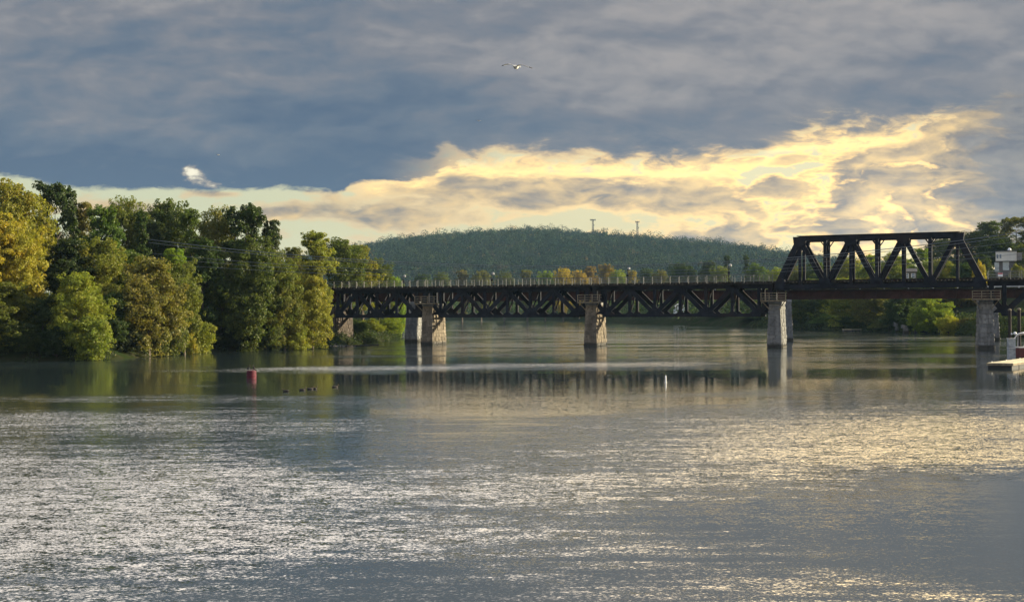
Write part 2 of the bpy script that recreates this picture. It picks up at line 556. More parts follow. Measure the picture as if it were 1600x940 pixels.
h1 = n.vmath('SUBTRACT', n.noise(n.comb(px * 13.0, py * 20.0, 0.0), 1.0, 3.0, 0.62, color=True), (0.5, 0.5, 0.5))
h2 = n.vmath('SUBTRACT', n.noise(n.comb(px * 3.6, py * 6.0, 3.0), 1.0, 2.0, 0.5, color=True), (0.5, 0.5, 0.5))
h4 = n.vmath('SUBTRACT', n.noise(n.comb(px * 0.9 + 0.25 * py, py * 2.0, 13.0), 1.0, 2.0, 0.5, color=True), (0.5, 0.5, 0.5))
h3 = n.vmath('SUBTRACT', n.noise(n.comb(px * 0.10, py * 0.16, 8.0), 1.0, 2.0, 0.5, color=True), (0.5, 0.5, 0.5))
calm = (wpatch(17.0, 39, 6.0, 10) * 1.3).clamp()
a1 = n.lerp(ruf, n.smooth(qy, 120.0, 96.0, 0.035, 0.20) * (1.0 - calm * 0.72) * (1.0 - wpatch(2.0, 82, 13, 30) * 0.62), 1.12)
a2 = n.lerp(ruf, 0.04, 0.40)
sl = n.vmath('ADD', n.vmath('ADD', n.vmath('SCALE', h1, scale=a1), n.vmath('SCALE', h2, scale=a2)), n.vmath('ADD', n.vmath('SCALE', h3, scale=0.012), n.vmath('SCALE', h4, scale=n.smooth(qy, 85.0, 35.0) * (ruf * 0.30 + 0.04))))
sl = n.vmath('ADD', sl, n.comb(0.0, ruf * -0.045 - 0.004, 0.0))   # wave faces lean upstream
nrm = n.vmath('NORMALIZE', n.vmath('ADD', n.vmath('MULTIPLY', sl, (0.8, 1.0, 0.0)) , (0.0, 0.0, 1.0)))
b = n.new('ShaderNodeBsdfPrincipled')
n.put(b.inputs['Base Color'], (0.022, 0.032, 0.034))
n.put(b.inputs['Roughness'], n.lerp(ruf, 0.03, 0.07))
b.inputs['IOR'].default_value = 1.45
b.inputs['Specular IOR Level'].default_value = 0.62
n.t.links.new(nrm.s, b.inputs['Normal'])
n.t.links.new(b.outputs[0], out.inputs[0])
wm = np_mesh('river', [(-900, -250, 0), (900, -250, 0), (900, 1100, 0), (-900, 1100, 0)], [(0, 1, 2, 3)])
river = mesh_obj('river', wm, None, m_water)
tag(river, 'wide rippled river reflecting cloud and trees', 'river', kind='structure')

# ---------------------------------------------------------------- distant wooded hill
HY = 2600.0
hill_pts = [(-2000, 482), (300, 452), (430, 420), (500, 399), (565, 384), (620, 373), (700, 364), (800, 357), (830, 355.5), (900, 361), (1000, 368), (1100, 376), (1180, 388), (1230, 395),
            (1320, 408), (1450, 424), (1600, 440), (1900, 462), (3600, 482)]
_hx = np.array([(p[0] - 800) / FPX * HY for p in hill_pts])
_hz = np.array([CAM_H + (485 - p[1] - ROLL * (p[0] - 800)) / FPX * HY - 22.0 for p in hill_pts])


def hill_z(X, Y):
    t = np.clip((Y - 1500.0) / (HY - 1500.0), 0, 1)
    s = np.sin(t * pi / 2) ** 0.9
    back = np.clip((Y - HY) / 700.0, 0, 1)
    rough = 4.0 * np.sin(X * 0.021 + Y * 0.013) + 3.0 * np.sin(X * 0.047 - Y * 0.031 + 2.0) + 2.0 * np.sin(X * 0.09 + 1.0)
    return np.interp(X * HY / np.maximum(Y, 1500.0) * 0.35 + X * 0.65, _hx, _hz) * s * (1 - 0.5 * back ** 2) + rough * t * (1 - t) * 2.0


hx, hy = np.meshgrid(np.linspace(-1500, 2100, 110), np.linspace(1450, 3200, 40))
hz = hill_z(hx, hy)
idx = np.arange(hx.size).reshape(hx.shape)
hf = np.stack([idx[:-1, :-1], idx[:-1, 1:], idx[1:, 1:], idx[1:, :-1]], -1).reshape(-1, 4)
hill = mesh_obj('hill', np_mesh('hill', np.stack([hx, hy, hz], -1).reshape(-1, 3), hf, True), None, m_ground)
tag(hill, 'long low hill on the horizon behind the bridge', 'hill', kind='structure')


def leaf_mat(name, transl=0.45):
    """foliage: the tint is the object colour, varied leaf by leaf"""
    m, n, out = new_mat(name)
    oi = n.new('ShaderNodeObjectInfo')
    g = n.new('ShaderNodeNewGeometry')
    r = S(n, g.outputs['Random Per Island'])
    tint = S(n, oi.outputs['Color'])
    pos = S(n, g.outputs['Position'])
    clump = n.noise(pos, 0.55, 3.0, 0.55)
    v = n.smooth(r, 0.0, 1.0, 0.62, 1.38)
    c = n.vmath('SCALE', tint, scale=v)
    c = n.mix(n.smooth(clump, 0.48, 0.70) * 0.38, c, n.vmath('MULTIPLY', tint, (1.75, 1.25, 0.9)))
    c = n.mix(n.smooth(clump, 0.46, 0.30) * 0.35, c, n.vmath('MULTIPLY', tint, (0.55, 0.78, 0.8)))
    c = n.mix(n.smooth(r, 0.965, 0.985) * 0.7, c, n.vmath('ADD', n.vmath('MULTIPLY', tint, (1.6, 1.1, 0.6)), (0.05, 0.025, 0.0)))
    d = n.new('ShaderNodeBsdfDiffuse'); n.put(d.inputs[0], c)
    t = n.new('ShaderNodeBsdfTranslucent'); n.put(t.inputs[0], n.vmath('MULTIPLY', c, (1.25, 1.30, 0.55)))
    mx = n.new('ShaderNodeMixShader'); mx.inputs[0].default_value = transl
    n.t.links.new(d.outputs[0], mx.inputs[1]); n.t.links.new(t.outputs[0], mx.inputs[2])
    gl = n.new('ShaderNodeBsdfGlossy'); gl.inputs['Roughness'].default_value = 0.5
    n.put(gl.inputs[0], (0.6, 0.6, 0.5))
    m2 = n.new('ShaderNodeMixShader'); m2.inputs[0].default_value = 0.035
    n.t.links.new(mx.outputs[0], m2.inputs[1]); n.t.links.new(gl.outputs[0], m2.inputs[2])
    n.t.links.new(m2.outputs[0], out.inputs[0])
    return m


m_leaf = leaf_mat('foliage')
m_far_leaf, n, out = new_mat('far_foliage')
g = n.new('ShaderNodeNewGeometry')
pos = S(n, g.outputs['Position'])
r = S(n, g.outputs['Random Per Island'])
f = n.noise(n.vmath('MULTIPLY', pos, (1, 1, 1)), 0.02, 5.0, 0.6)
c = n.mix(n.smooth(f, 0.40, 0.62), (0.017, 0.034, 0.014), (0.040, 0.054, 0.017))
c = n.mix(n.smooth(n.noise(pos, 0.045, 2.0, 0.5), 0.62, 0.74) * 0.6, c, (0.17, 0.105, 0.035))
c = n.vmath('SCALE', c, scale=n.smooth(r, 0, 1, 0.75, 1.25))
c = n.vmath('SCALE', c, scale=n.smooth(n.noise(pos, 0.085, 2.0, 0.5), 0.32, 0.68, 0.55, 1.6))
d = n.new('ShaderNodeBsdfDiffuse'); n.put(d.inputs[0], c)
n.t.links.new(d.outputs[0], out.inputs[0])


def leaf_quads(rng, P, N, size, asp=0.6, jit=0.9):
    """diamond leaf cards at P facing roughly N"""
    k = len(P)
    nn = N + rng.normal(0, jit, (k, 3)) * 0.6
    nn /= np.linalg.norm(nn, axis=1, keepdims=True) + 1e-9
    r = rng.normal(0, 1, (k, 3))
    u = np.cross(nn, r); u /= np.linalg.norm(u, axis=1, keepdims=True) + 1e-9
    v = np.cross(nn, u)
    s = (size * rng.uniform(0.6, 1.35, k))[:, None]
    a, b_ = u * s * 0.5, v * s * 0.5 * asp
    bend = nn * s * 0.10
    V = np.stack([P + a - bend, P + b_ + bend, P - a - bend, P - b_ + bend], 1).reshape(-1, 3)
    F = np.arange(4 * k).reshape(k, 4)
    return V, F


def hill_forest():
    rng = np.random.default_rng(5)
    C = []
    n_ = 7500
    X = rng.uniform(-700, 950, n_); Y = rng.uniform(1560, 2700, n_)
    X = X * (0.6 + 0.4 * Y / 2600)
    Z = hill_z(X, Y)
    R = rng.uniform(4.2, 7.6, n_) * rng.choice([1.0, 1.0, 1.3], n_)
    H = R * rng.uniform(1.3, 2.1, n_)
    per = 110
    U = rng.normal(0, 1, (n_, per, 3)); U[:, :, 2] = np.abs(U[:, :, 2]) * 1.1 - 0.2
    U /= np.linalg.norm(U, axis=2, keepdims=True)
    rr = rng.uniform(0.86, 1.03, (n_, per, 1))
    P = np.stack([X, Y, Z + R * 0.6], -1)[:, None, :] + U * rr * np.stack([R, R, H], -1)[:, None, :]
    V, F = leaf_quads(rng, P.reshape(-1, 3), U.reshape(-1, 3), 1.7, 0.8, 0.30)
    o = mesh_obj('hill_forest', np_mesh('hill_forest', V, F), None, m_far_leaf)
    tag(o, 'hazy blue green forest covering the far hill', 'forest', kind='stuff')


hill_forest()
# ---------------------------------------------------------------- trees
m_bark = pbr('bark', (0.085, 0.068, 0.052), 0.9, var=0.4, scale=1.5, stretch=(1, 1, 0.3))
m_pale_bark = pbr('pale_bark', (0.22, 0.20, 0.17), 0.9, var=0.35, scale=1.5, stretch=(1, 1, 0.3))


def tree_template(seed, H, R, shape, nl, nleaf, leaf=0.34, lo=0.22, lob=(0.26, 0.44), asp=0.6, shell=(0.62, 1.12)):
    """returns (trunk mesh, crown mesh, R, H); crown made of leaf cards clustered on sub-crowns"""
    rng = np.random.default_rng(seed)
    lobes = []
    tries = 0
    while len(lobes) < nl and tries < 4000:
        tries += 1
        t = rng.uniform(0, 1)
        if shape == 'round':
            prof = sqrt(max(0.02, 1 - (2 * t - 0.9) ** 2 / 1.25))
        elif shape == 'tall':
            prof = 0.45 + 0.55 * sin(pi * min(1, t * 0.9 + 0.12))
        elif shape == 'cone':
            prof = max(0.05, 1.02 - t)
        elif shape == 'bush':
            prof = sqrt(max(0.03, 1 - t * t))
        else:  # 'fan': wide at the top
            prof = 0.35 + 0.65 * sin(pi * min(1, 0.15 + t * 0.75))
        a = rng.uniform(0, 2 * pi); q = sqrt(rng.uniform(0.0, 1.0))
        rl = R * rng.uniform(*lob) * (0.65 + 0.35 * prof)
        rad = max(0.0, R * prof - rl * 0.75) * q
        zz = H * (lo + (1 - lo) * t)
        zz = min(zz, H - rl * 0.8)
        p = np.array([cos(a) * rad, sin(a) * rad, max(zz, rl * 0.55 if shape == 'bush' else rl * 0.4)])
        if any(np.linalg.norm(p - c) < 0.42 * (rl + r2) for c, r2 in lobes): continue
        lobes.append((p, rl))
    C = np.array([l[0] for l in lobes]); RL = np.array([l[1] for l in lobes])
    # sprays: each sub-crown carries smaller tufts so that its outline is broken
    tufts_c, tufts_r, tufts_d = [], [], []
    for c, r in lobes:
        k = rng.integers(18, 28)
        U = rng.normal(0, 1, (k, 3)); U[:, 2] += 0.30
        U /= np.linalg.norm(U, axis=1, keepdims=True)
        tufts_c.append(c + U * r * np.where(rng.random((k, 1)) < 0.25, rng.uniform(1.0, 1.38, (k, 1)), rng.uniform(0.5, 1.05, (k, 1))) * np.array([1, 1, 0.85]))
        tufts_r.append(r * rng.uniform(0.16, 0.42, k)); tufts_d.append(U)
    tc_, tr_, td_ = np.concatenate(tufts_c), np.concatenate(tufts_r), np.concatenate(tufts_d)
    wgt = tr_ ** 2; wgt /= wgt.sum()
    pick = rng.choice(len(tr_), nleaf, p=wgt)
    U = rng.normal(0, 1, (nleaf, 3)); U /= np.linalg.norm(U, axis=1, keepdims=True)
    rr = tr_[pick][:, None] * rng.uniform(shell[0], shell[1], (nleaf, 1))
    P = tc_[pick] + U * rr * np.array([1.1, 1.1, 0.8])
    P[:, 2] = np.maximum(P[:, 2], 0.15)
    Nn = U * 0.55 + td_[pick] * 0.6 + np.array([0, 0, 0.35])
    V, F = leaf_quads(rng, P, Nn, leaf, asp)
    P_lo, P_hi = P[:, 2].min(), np.percentile(P[:, 2], 99.8)
    Rm = np.percentile(np.hypot(P[:, 0], P[:, 1]), 96)
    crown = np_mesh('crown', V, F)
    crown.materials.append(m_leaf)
    # trunk with limbs reaching into the sub-crowns
    mb = MB()
    r0 = 0.016 * H + 0.05
    top = H * (0.72 if shape != 'cone' else 0.95)
    lean = rng.normal(0, 0.03 * H, 2)
    tp = lambda z: np.array([lean[0] * (z / H) ** 1.5, lean[1] * (z / H) ** 1.5, z])
    zs = np.linspace(-0.4, top, 9)
    mb.tube([tp(max(z, 0)) * np.array([1, 1, 0]) + np.array([0, 0, z]) for z in zs], [r0 * (1.25 if z < 0.2 else 1) * max(0.15, 1 - 0.85 * max(z, 0) / top) for z in zs], 7)
    for i in np.argsort(-RL)[:min(18, nl)]:
        c = C[i]
        z0 = max(0.08 * H, min(top * 0.92, c[2] - rng.uniform(0.08, 0.25) * H))
        s = tp(z0); e = c
        mid = (s + e) / 2 + np.array([0, 0, -0.03 * H]) + rng.normal(0, 0.02 * H, 3)
        rr0 = r0 * 0.45 * max(0.3, 1 - z0 / H)
        mb.tube([s, mid, e], [rr0, rr0 * 0.65, rr0 * 0.2], 5)
    me = bpy.data.meshes.new('trunk')
    me.from_pydata(mb.v, [], mb.f)
    me.polygons.foreach_set('use_smooth', [True] * len(me.polygons))
    me.materials.append(m_bark)
    return me, crown, float(Rm), float(P_hi)


T = {}
T['broad'] = tree_template(1, 17, 6.0, 'round', 26, 26000, 0.36)
T['broad2'] = tree_template(2, 16, 6.2, 'round', 30, 26000, 0.34)
T['oval'] = tree_template(3, 19, 5.0, 'tall', 26, 26000, 0.36)
T['oval2'] = tree_template(4, 18, 4.6, 'tall', 24, 24000, 0.33, lob=(0.24, 0.5))
T['airy'] = tree_template(5, 19, 5.4, 'fan', 17, 13000, 0.36, lo=0.35, lob=(0.20, 0.34))
T['airy2'] = tree_template(6, 18, 5.0, 'round', 16, 12000, 0.34, lo=0.30, lob=(0.20, 0.36))
T['cone'] = tree_template(7, 18, 3.8, 'cone', 34, 20000, 0.30, lo=0.12, lob=(0.20, 0.34))
T['skirt'] = tree_template(8, 12, 5.6, 'round', 30, 30000, 0.32, lo=0.04)      # foliage down to the water
T['skirt2'] = tree_template(9, 11, 5.2, 'bush', 28, 28000, 0.30, lo=0.02)
T['bush'] = tree_template(10, 5, 3.6, 'bush', 16, 14000, 0.26, lo=0.05, lob=(0.30, 0.48))
T['bush2'] = tree_template(11, 4.4, 3.4, 'bush', 14, 13000, 0.25, lo=0.05, lob=(0.28, 0.5))

KEEP = {}


def tree(name, tmpl, loc, width, height, col, label, cat='tree', group=None, rz=0.0, pale=False):
    tr, cr, R, H = T[tmpl]
    e = empty(name, loc, label, cat, group, rz)
    sx = width / (2 * R); sz = height / H
    for kind, me in (('trunk', tr), ('crown', cr)):
        key = (tmpl, kind)
        if key in KEEP:
            o = KEEP[key].copy(); COL.objects.link(o)
        else:
            o = mesh_obj(kind, me); KEEP[key] = o
        o.name = kind
        o.parent = e
        o.scale = (sx, sx, sz)
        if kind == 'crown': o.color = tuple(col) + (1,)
    return e


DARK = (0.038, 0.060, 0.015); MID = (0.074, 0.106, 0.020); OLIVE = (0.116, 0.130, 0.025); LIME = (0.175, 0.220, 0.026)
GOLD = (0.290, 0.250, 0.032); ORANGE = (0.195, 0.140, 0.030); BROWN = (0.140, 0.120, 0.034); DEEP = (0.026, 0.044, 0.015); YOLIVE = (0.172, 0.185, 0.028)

_trng = random.Random(77)


def plant_at(name, tmpl, px_, top, Y, wpx, col, label, cat='tree', group=None, k=None, rz=None, base=None):
    """px_/top/wpx: centre column, top row and width in the photo at distance Y"""
    p = at(px_, top, Y)
    gz_ = float(ground_z(p.x, p.y)) if base is None else base
    if gz_ < 0: gz_ = 0.05
    j = lambda c: tuple(max(0.004, v * _trng.uniform(0.9, 1.1)) for v in c)
    tree(name, tmpl, (p.x, p.y, gz_ - 0.1), wpx / FPX * Y, p.z - gz_, j(col), label, cat, group, rz if rz is not None else _trng.uniform(0, 6.28))


LB = 'trees on the wooded left bank'
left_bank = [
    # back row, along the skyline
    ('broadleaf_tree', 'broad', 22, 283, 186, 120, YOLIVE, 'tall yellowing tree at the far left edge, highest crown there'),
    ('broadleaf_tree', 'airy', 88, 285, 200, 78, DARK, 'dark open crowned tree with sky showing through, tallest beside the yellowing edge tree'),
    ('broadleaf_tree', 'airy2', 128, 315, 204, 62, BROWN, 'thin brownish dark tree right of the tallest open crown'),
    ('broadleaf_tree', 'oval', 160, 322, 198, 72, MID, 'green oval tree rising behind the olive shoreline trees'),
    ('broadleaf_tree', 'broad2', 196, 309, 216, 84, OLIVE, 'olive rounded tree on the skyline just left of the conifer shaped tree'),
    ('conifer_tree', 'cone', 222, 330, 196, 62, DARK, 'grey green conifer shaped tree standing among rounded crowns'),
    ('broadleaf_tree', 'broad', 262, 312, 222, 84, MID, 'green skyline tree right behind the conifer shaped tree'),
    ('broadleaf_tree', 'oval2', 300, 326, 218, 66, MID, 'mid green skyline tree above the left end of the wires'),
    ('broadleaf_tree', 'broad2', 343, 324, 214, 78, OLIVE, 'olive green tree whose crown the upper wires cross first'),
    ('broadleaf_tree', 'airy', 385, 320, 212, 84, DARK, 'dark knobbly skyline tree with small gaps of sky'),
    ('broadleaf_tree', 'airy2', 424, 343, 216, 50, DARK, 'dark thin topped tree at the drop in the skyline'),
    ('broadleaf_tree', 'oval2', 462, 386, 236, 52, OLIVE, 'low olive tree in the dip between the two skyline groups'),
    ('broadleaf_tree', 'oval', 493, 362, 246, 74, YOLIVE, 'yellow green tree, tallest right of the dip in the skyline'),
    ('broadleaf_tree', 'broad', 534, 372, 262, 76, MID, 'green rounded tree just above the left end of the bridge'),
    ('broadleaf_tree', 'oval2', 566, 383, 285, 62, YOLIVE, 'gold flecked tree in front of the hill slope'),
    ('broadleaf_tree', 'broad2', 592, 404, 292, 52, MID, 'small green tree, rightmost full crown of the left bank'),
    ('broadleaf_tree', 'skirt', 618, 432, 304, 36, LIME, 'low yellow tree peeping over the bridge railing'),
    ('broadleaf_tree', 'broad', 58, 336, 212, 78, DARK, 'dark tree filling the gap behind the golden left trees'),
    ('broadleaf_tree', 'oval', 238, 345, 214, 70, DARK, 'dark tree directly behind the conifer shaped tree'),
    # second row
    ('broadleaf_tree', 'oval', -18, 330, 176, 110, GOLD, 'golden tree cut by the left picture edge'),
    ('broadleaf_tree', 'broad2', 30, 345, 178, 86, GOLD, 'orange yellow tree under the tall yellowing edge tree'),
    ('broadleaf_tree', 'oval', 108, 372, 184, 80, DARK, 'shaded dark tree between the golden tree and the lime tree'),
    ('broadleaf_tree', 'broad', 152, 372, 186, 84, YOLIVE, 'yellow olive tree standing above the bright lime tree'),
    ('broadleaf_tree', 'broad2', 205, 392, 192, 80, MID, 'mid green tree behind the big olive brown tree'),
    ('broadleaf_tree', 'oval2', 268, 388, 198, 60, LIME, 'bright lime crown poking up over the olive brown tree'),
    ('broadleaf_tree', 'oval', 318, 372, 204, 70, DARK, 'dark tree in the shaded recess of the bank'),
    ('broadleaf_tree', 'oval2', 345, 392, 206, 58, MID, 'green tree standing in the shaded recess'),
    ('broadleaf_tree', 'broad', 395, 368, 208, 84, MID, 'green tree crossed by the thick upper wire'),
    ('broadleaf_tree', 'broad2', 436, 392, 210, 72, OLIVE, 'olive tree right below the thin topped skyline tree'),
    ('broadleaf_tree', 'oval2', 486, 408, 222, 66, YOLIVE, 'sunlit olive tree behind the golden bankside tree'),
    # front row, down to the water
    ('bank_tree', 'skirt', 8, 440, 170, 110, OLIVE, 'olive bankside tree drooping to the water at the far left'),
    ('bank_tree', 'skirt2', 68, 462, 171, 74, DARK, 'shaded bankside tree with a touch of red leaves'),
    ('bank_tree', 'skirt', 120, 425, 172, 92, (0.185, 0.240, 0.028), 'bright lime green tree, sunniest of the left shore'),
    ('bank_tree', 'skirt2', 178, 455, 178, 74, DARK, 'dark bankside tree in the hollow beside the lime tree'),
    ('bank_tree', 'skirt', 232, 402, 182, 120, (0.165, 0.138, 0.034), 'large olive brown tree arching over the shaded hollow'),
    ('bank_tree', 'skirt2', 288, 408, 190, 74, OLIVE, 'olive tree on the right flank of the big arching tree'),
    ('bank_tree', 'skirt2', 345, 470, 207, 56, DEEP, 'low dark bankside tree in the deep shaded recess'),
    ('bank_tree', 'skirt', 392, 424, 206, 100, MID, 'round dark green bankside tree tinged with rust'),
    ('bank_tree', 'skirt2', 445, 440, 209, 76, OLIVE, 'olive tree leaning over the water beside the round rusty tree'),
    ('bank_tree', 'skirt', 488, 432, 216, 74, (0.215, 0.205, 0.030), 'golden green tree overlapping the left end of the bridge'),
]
for t in left_bank:
    plant_at(*t, group=LB)

LS = 'shrubs along the left waterline'
for t in [
    ('shrub', 'bush', 30, 500, 169, 66, DARK, 'dark shrub at the waterline under the leftmost olive tree'),
    ('shrub', 'bush', 138, 492, 169.5, 76, LIME, 'bright lime shrub spilling onto the water below the lime tree'),
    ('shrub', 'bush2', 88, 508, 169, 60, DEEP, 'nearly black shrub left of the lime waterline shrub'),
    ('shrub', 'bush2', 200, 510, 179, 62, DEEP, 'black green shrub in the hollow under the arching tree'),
    ('shrub', 'bush', 252, 490, 185, 66, MID, 'mid green shrub under the big arching tree'),
    ('shrub', 'bush2', 285, 478, 192, 40, GOLD, 'small golden shrub on the flank of the arching tree'),
    ('shrub', 'bush', 306, 498, 197, 62, LIME, 'rounded bright yellow green shrub jutting out at the corner of the bank'),
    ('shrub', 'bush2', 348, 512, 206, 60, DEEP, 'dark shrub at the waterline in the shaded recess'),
    ('shrub', 'bush', 415, 505, 208, 62, DARK, 'dark shrub below the round rusty tree'),
    ('shrub', 'bush2', 456, 500, 210.5, 50, YOLIVE, 'sunlit shrub with hanging sprays near the stone abutment'),
    ('shrub', 'bush', 552, 500, 262, 54, DARK, 'shaded shrub seen under the bridge beside the abutment'),
    ('shrub', 'bush2', 580, 497, 277, 52, LIME, 'yellow green shrub under the bridge, middle of three'),
    ('shrub', 'bush', 608, 495, 292, 46, LIME, 'bright shrub at the tip of the left bank under the bridge'),
]:
    plant_at(*t, cat='shrub', group=LS)

# ------------------------------------------------ trees beyond the bridge
RB = 'trees on the right bank'
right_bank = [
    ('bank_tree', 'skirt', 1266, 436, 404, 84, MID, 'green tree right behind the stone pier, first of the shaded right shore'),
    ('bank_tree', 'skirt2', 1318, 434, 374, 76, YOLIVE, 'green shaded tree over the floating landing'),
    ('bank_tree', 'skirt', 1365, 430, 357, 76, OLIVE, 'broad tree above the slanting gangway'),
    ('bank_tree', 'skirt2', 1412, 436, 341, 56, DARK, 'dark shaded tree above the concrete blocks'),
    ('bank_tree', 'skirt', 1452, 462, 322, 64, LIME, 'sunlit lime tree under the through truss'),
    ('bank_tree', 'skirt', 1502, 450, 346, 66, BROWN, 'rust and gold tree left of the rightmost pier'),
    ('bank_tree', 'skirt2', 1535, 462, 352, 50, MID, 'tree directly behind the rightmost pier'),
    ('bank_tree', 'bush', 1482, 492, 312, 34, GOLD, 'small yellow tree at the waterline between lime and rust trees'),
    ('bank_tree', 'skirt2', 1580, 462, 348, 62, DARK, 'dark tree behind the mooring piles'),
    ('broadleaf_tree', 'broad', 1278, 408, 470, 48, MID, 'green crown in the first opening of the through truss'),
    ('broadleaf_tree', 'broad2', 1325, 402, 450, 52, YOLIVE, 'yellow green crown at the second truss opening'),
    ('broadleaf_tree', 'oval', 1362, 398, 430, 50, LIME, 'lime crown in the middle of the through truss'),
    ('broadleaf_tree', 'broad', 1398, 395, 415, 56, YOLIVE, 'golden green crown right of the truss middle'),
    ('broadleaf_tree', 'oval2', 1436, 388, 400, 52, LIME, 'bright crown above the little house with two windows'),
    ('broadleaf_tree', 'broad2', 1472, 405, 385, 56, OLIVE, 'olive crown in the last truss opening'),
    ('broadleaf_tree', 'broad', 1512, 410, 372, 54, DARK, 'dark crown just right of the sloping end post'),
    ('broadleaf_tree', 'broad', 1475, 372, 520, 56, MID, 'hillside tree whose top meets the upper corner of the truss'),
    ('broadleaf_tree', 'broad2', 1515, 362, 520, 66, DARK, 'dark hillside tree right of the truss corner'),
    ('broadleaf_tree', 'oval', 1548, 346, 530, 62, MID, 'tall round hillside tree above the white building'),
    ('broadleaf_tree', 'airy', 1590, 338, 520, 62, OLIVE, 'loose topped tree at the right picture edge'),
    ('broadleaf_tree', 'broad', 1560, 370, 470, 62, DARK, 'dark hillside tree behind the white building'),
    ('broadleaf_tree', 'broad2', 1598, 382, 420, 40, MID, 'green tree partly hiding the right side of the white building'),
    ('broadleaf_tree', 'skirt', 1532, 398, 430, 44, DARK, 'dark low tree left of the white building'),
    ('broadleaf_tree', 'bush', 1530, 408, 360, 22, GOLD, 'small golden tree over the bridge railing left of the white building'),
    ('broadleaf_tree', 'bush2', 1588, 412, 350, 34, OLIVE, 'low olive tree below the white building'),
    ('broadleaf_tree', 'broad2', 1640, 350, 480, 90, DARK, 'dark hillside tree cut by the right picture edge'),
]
for t in right_bank:
    plant_at(*t, group=RB)

RS = 'shrubs along the right waterline'
for t in [
    ('shrub', 'bush', 1246, 492, 412, 44, DARK, 'dark shrub at the waterline just right of the stone pier'),
    ('shrub', 'bush2', 1290, 490, 390, 50, MID, 'green shrub at the waterline left of the floating landing'),
    ('shrub', 'bush', 1338, 492, 366, 54, DARK, 'dark shrub behind the floating landing'),
    ('shrub', 'bush2', 1384, 492, 347, 44, OLIVE, 'olive shrub at the top of the slanting gangway'),
    ('shrub', 'bush', 1424, 494, 334, 40, DARK, 'dark shrub between the concrete blocks'),
    ('shrub', 'bush2', 1512, 496, 311, 44, BROWN, 'brownish shrub at the waterline below the rust and gold tree'),
    ('shrub', 'bush', 1558, 494, 300, 56, DARK, 'dark shrub at the waterline right of the rightmost pier'),
    ('shrub', 'bush2', 1225, 492, 440, 50, OLIVE, 'olive shrub seen between the two piers left of the through truss span'),
    ('shrub', 'bush', 1180, 493, 470, 54, DARK, 'dark far shrub below the right end of the deck truss'),
    ('shrub', 'bush2', 1130, 494, 500, 54, MID, 'green far shrub below the second deck truss, near the white boathouse'),
]:
    plant_at(*t, cat='shrub', group=RS)

MG = 'tree row between bridge and far hill'
mid_row = [
    ('distant_tree', 'broad', 660, 436, 700, 34, DARK, 'dark distant crown behind the left railing'),
    ('distant_tree', 'broad2', 690, 434, 720, 34, MID, 'green distant crown above the stone pier with two shades'),
    ('distant_tree', 'oval', 722, 430, 740, 30, BROWN, 'brownish distant crown left of the second railing lamp'),
    ('distant_tree', 'broad', 752, 431, 740, 34, OLIVE, 'olive distant crown close behind the second railing lamp'),
    ('distant_tree', 'broad2', 788, 433, 760, 36, MID, 'green distant crown right of the second railing lamp'),
    ('distant_tree', 'oval2', 824, 430, 770, 34, OLIVE, 'olive distant crown left of the yellow group'),
    ('distant_tree', 'broad', 852, 432, 770, 34, LIME, 'lime distant crown starting the yellow group'),
    ('distant_tree', 'broad2', 880, 427, 760, 36, GOLD, 'yellow distant crown, left of the two orange ones'),
    ('distant_tree', 'broad', 905, 431, 740, 32, GOLD, 'gold distant crown lower than its neighbours'),
    ('distant_tree', 'oval', 922, 424, 770, 30, ORANGE, 'orange distant crown, left of the pair'),
    ('distant_tree', 'broad', 947, 421, 780, 32, ORANGE, 'orange distant crown, taller of the pair'),
    ('distant_tree', 'broad2', 966, 430, 720, 34, LIME, 'lime distant crown just left of the third railing lamp'),
    ('distant_tree', 'oval2', 990, 431, 700, 28, GOLD, 'yellow distant crown behind the third railing lamp'),
    ('distant_tree', 'broad', 1014, 428, 680, 34, DARK, 'dark low distant crown right of the third railing lamp'),
    ('distant_tree', 'broad2', 1032, 430, 660, 30, OLIVE, 'olive low distant crown beside the broad dark one'),
    ('distant_tree', 'broad', 1064, 411, 640, 54, DARK, 'broad dark rounded tree standing above the bridge middle'),
    ('distant_tree', 'oval', 1108, 408, 620, 34, DARK, 'dark tree left in the tall cluster near the truss'),
    ('distant_tree', 'cone', 1136, 399, 640, 30, DEEP, 'dark pointed tree, highest of the cluster near the truss'),
    ('distant_tree', 'broad2', 1124, 416, 590, 38, OLIVE, 'olive tree in front of the dark cluster'),
    ('distant_tree', 'cone', 1166, 398, 640, 28, DARK, 'second dark pointed tree of the cluster near the truss'),
    ('distant_tree', 'broad', 1182, 411, 580, 40, MID, 'rounded green tree right in the cluster'),
    ('distant_tree', 'broad2', 1212, 418, 560, 34, LIME, 'lime tree seen just left of the truss end post'),
    ('distant_tree', 'broad', 1242, 424, 520, 38, OLIVE, 'olive low tree inside the first truss opening'),
]
for t in mid_row:
    t = list(t); t[3] -= 8 if t[4] < 800 and t[3] > 420 else 0
    plant_at(*t, group=MG)

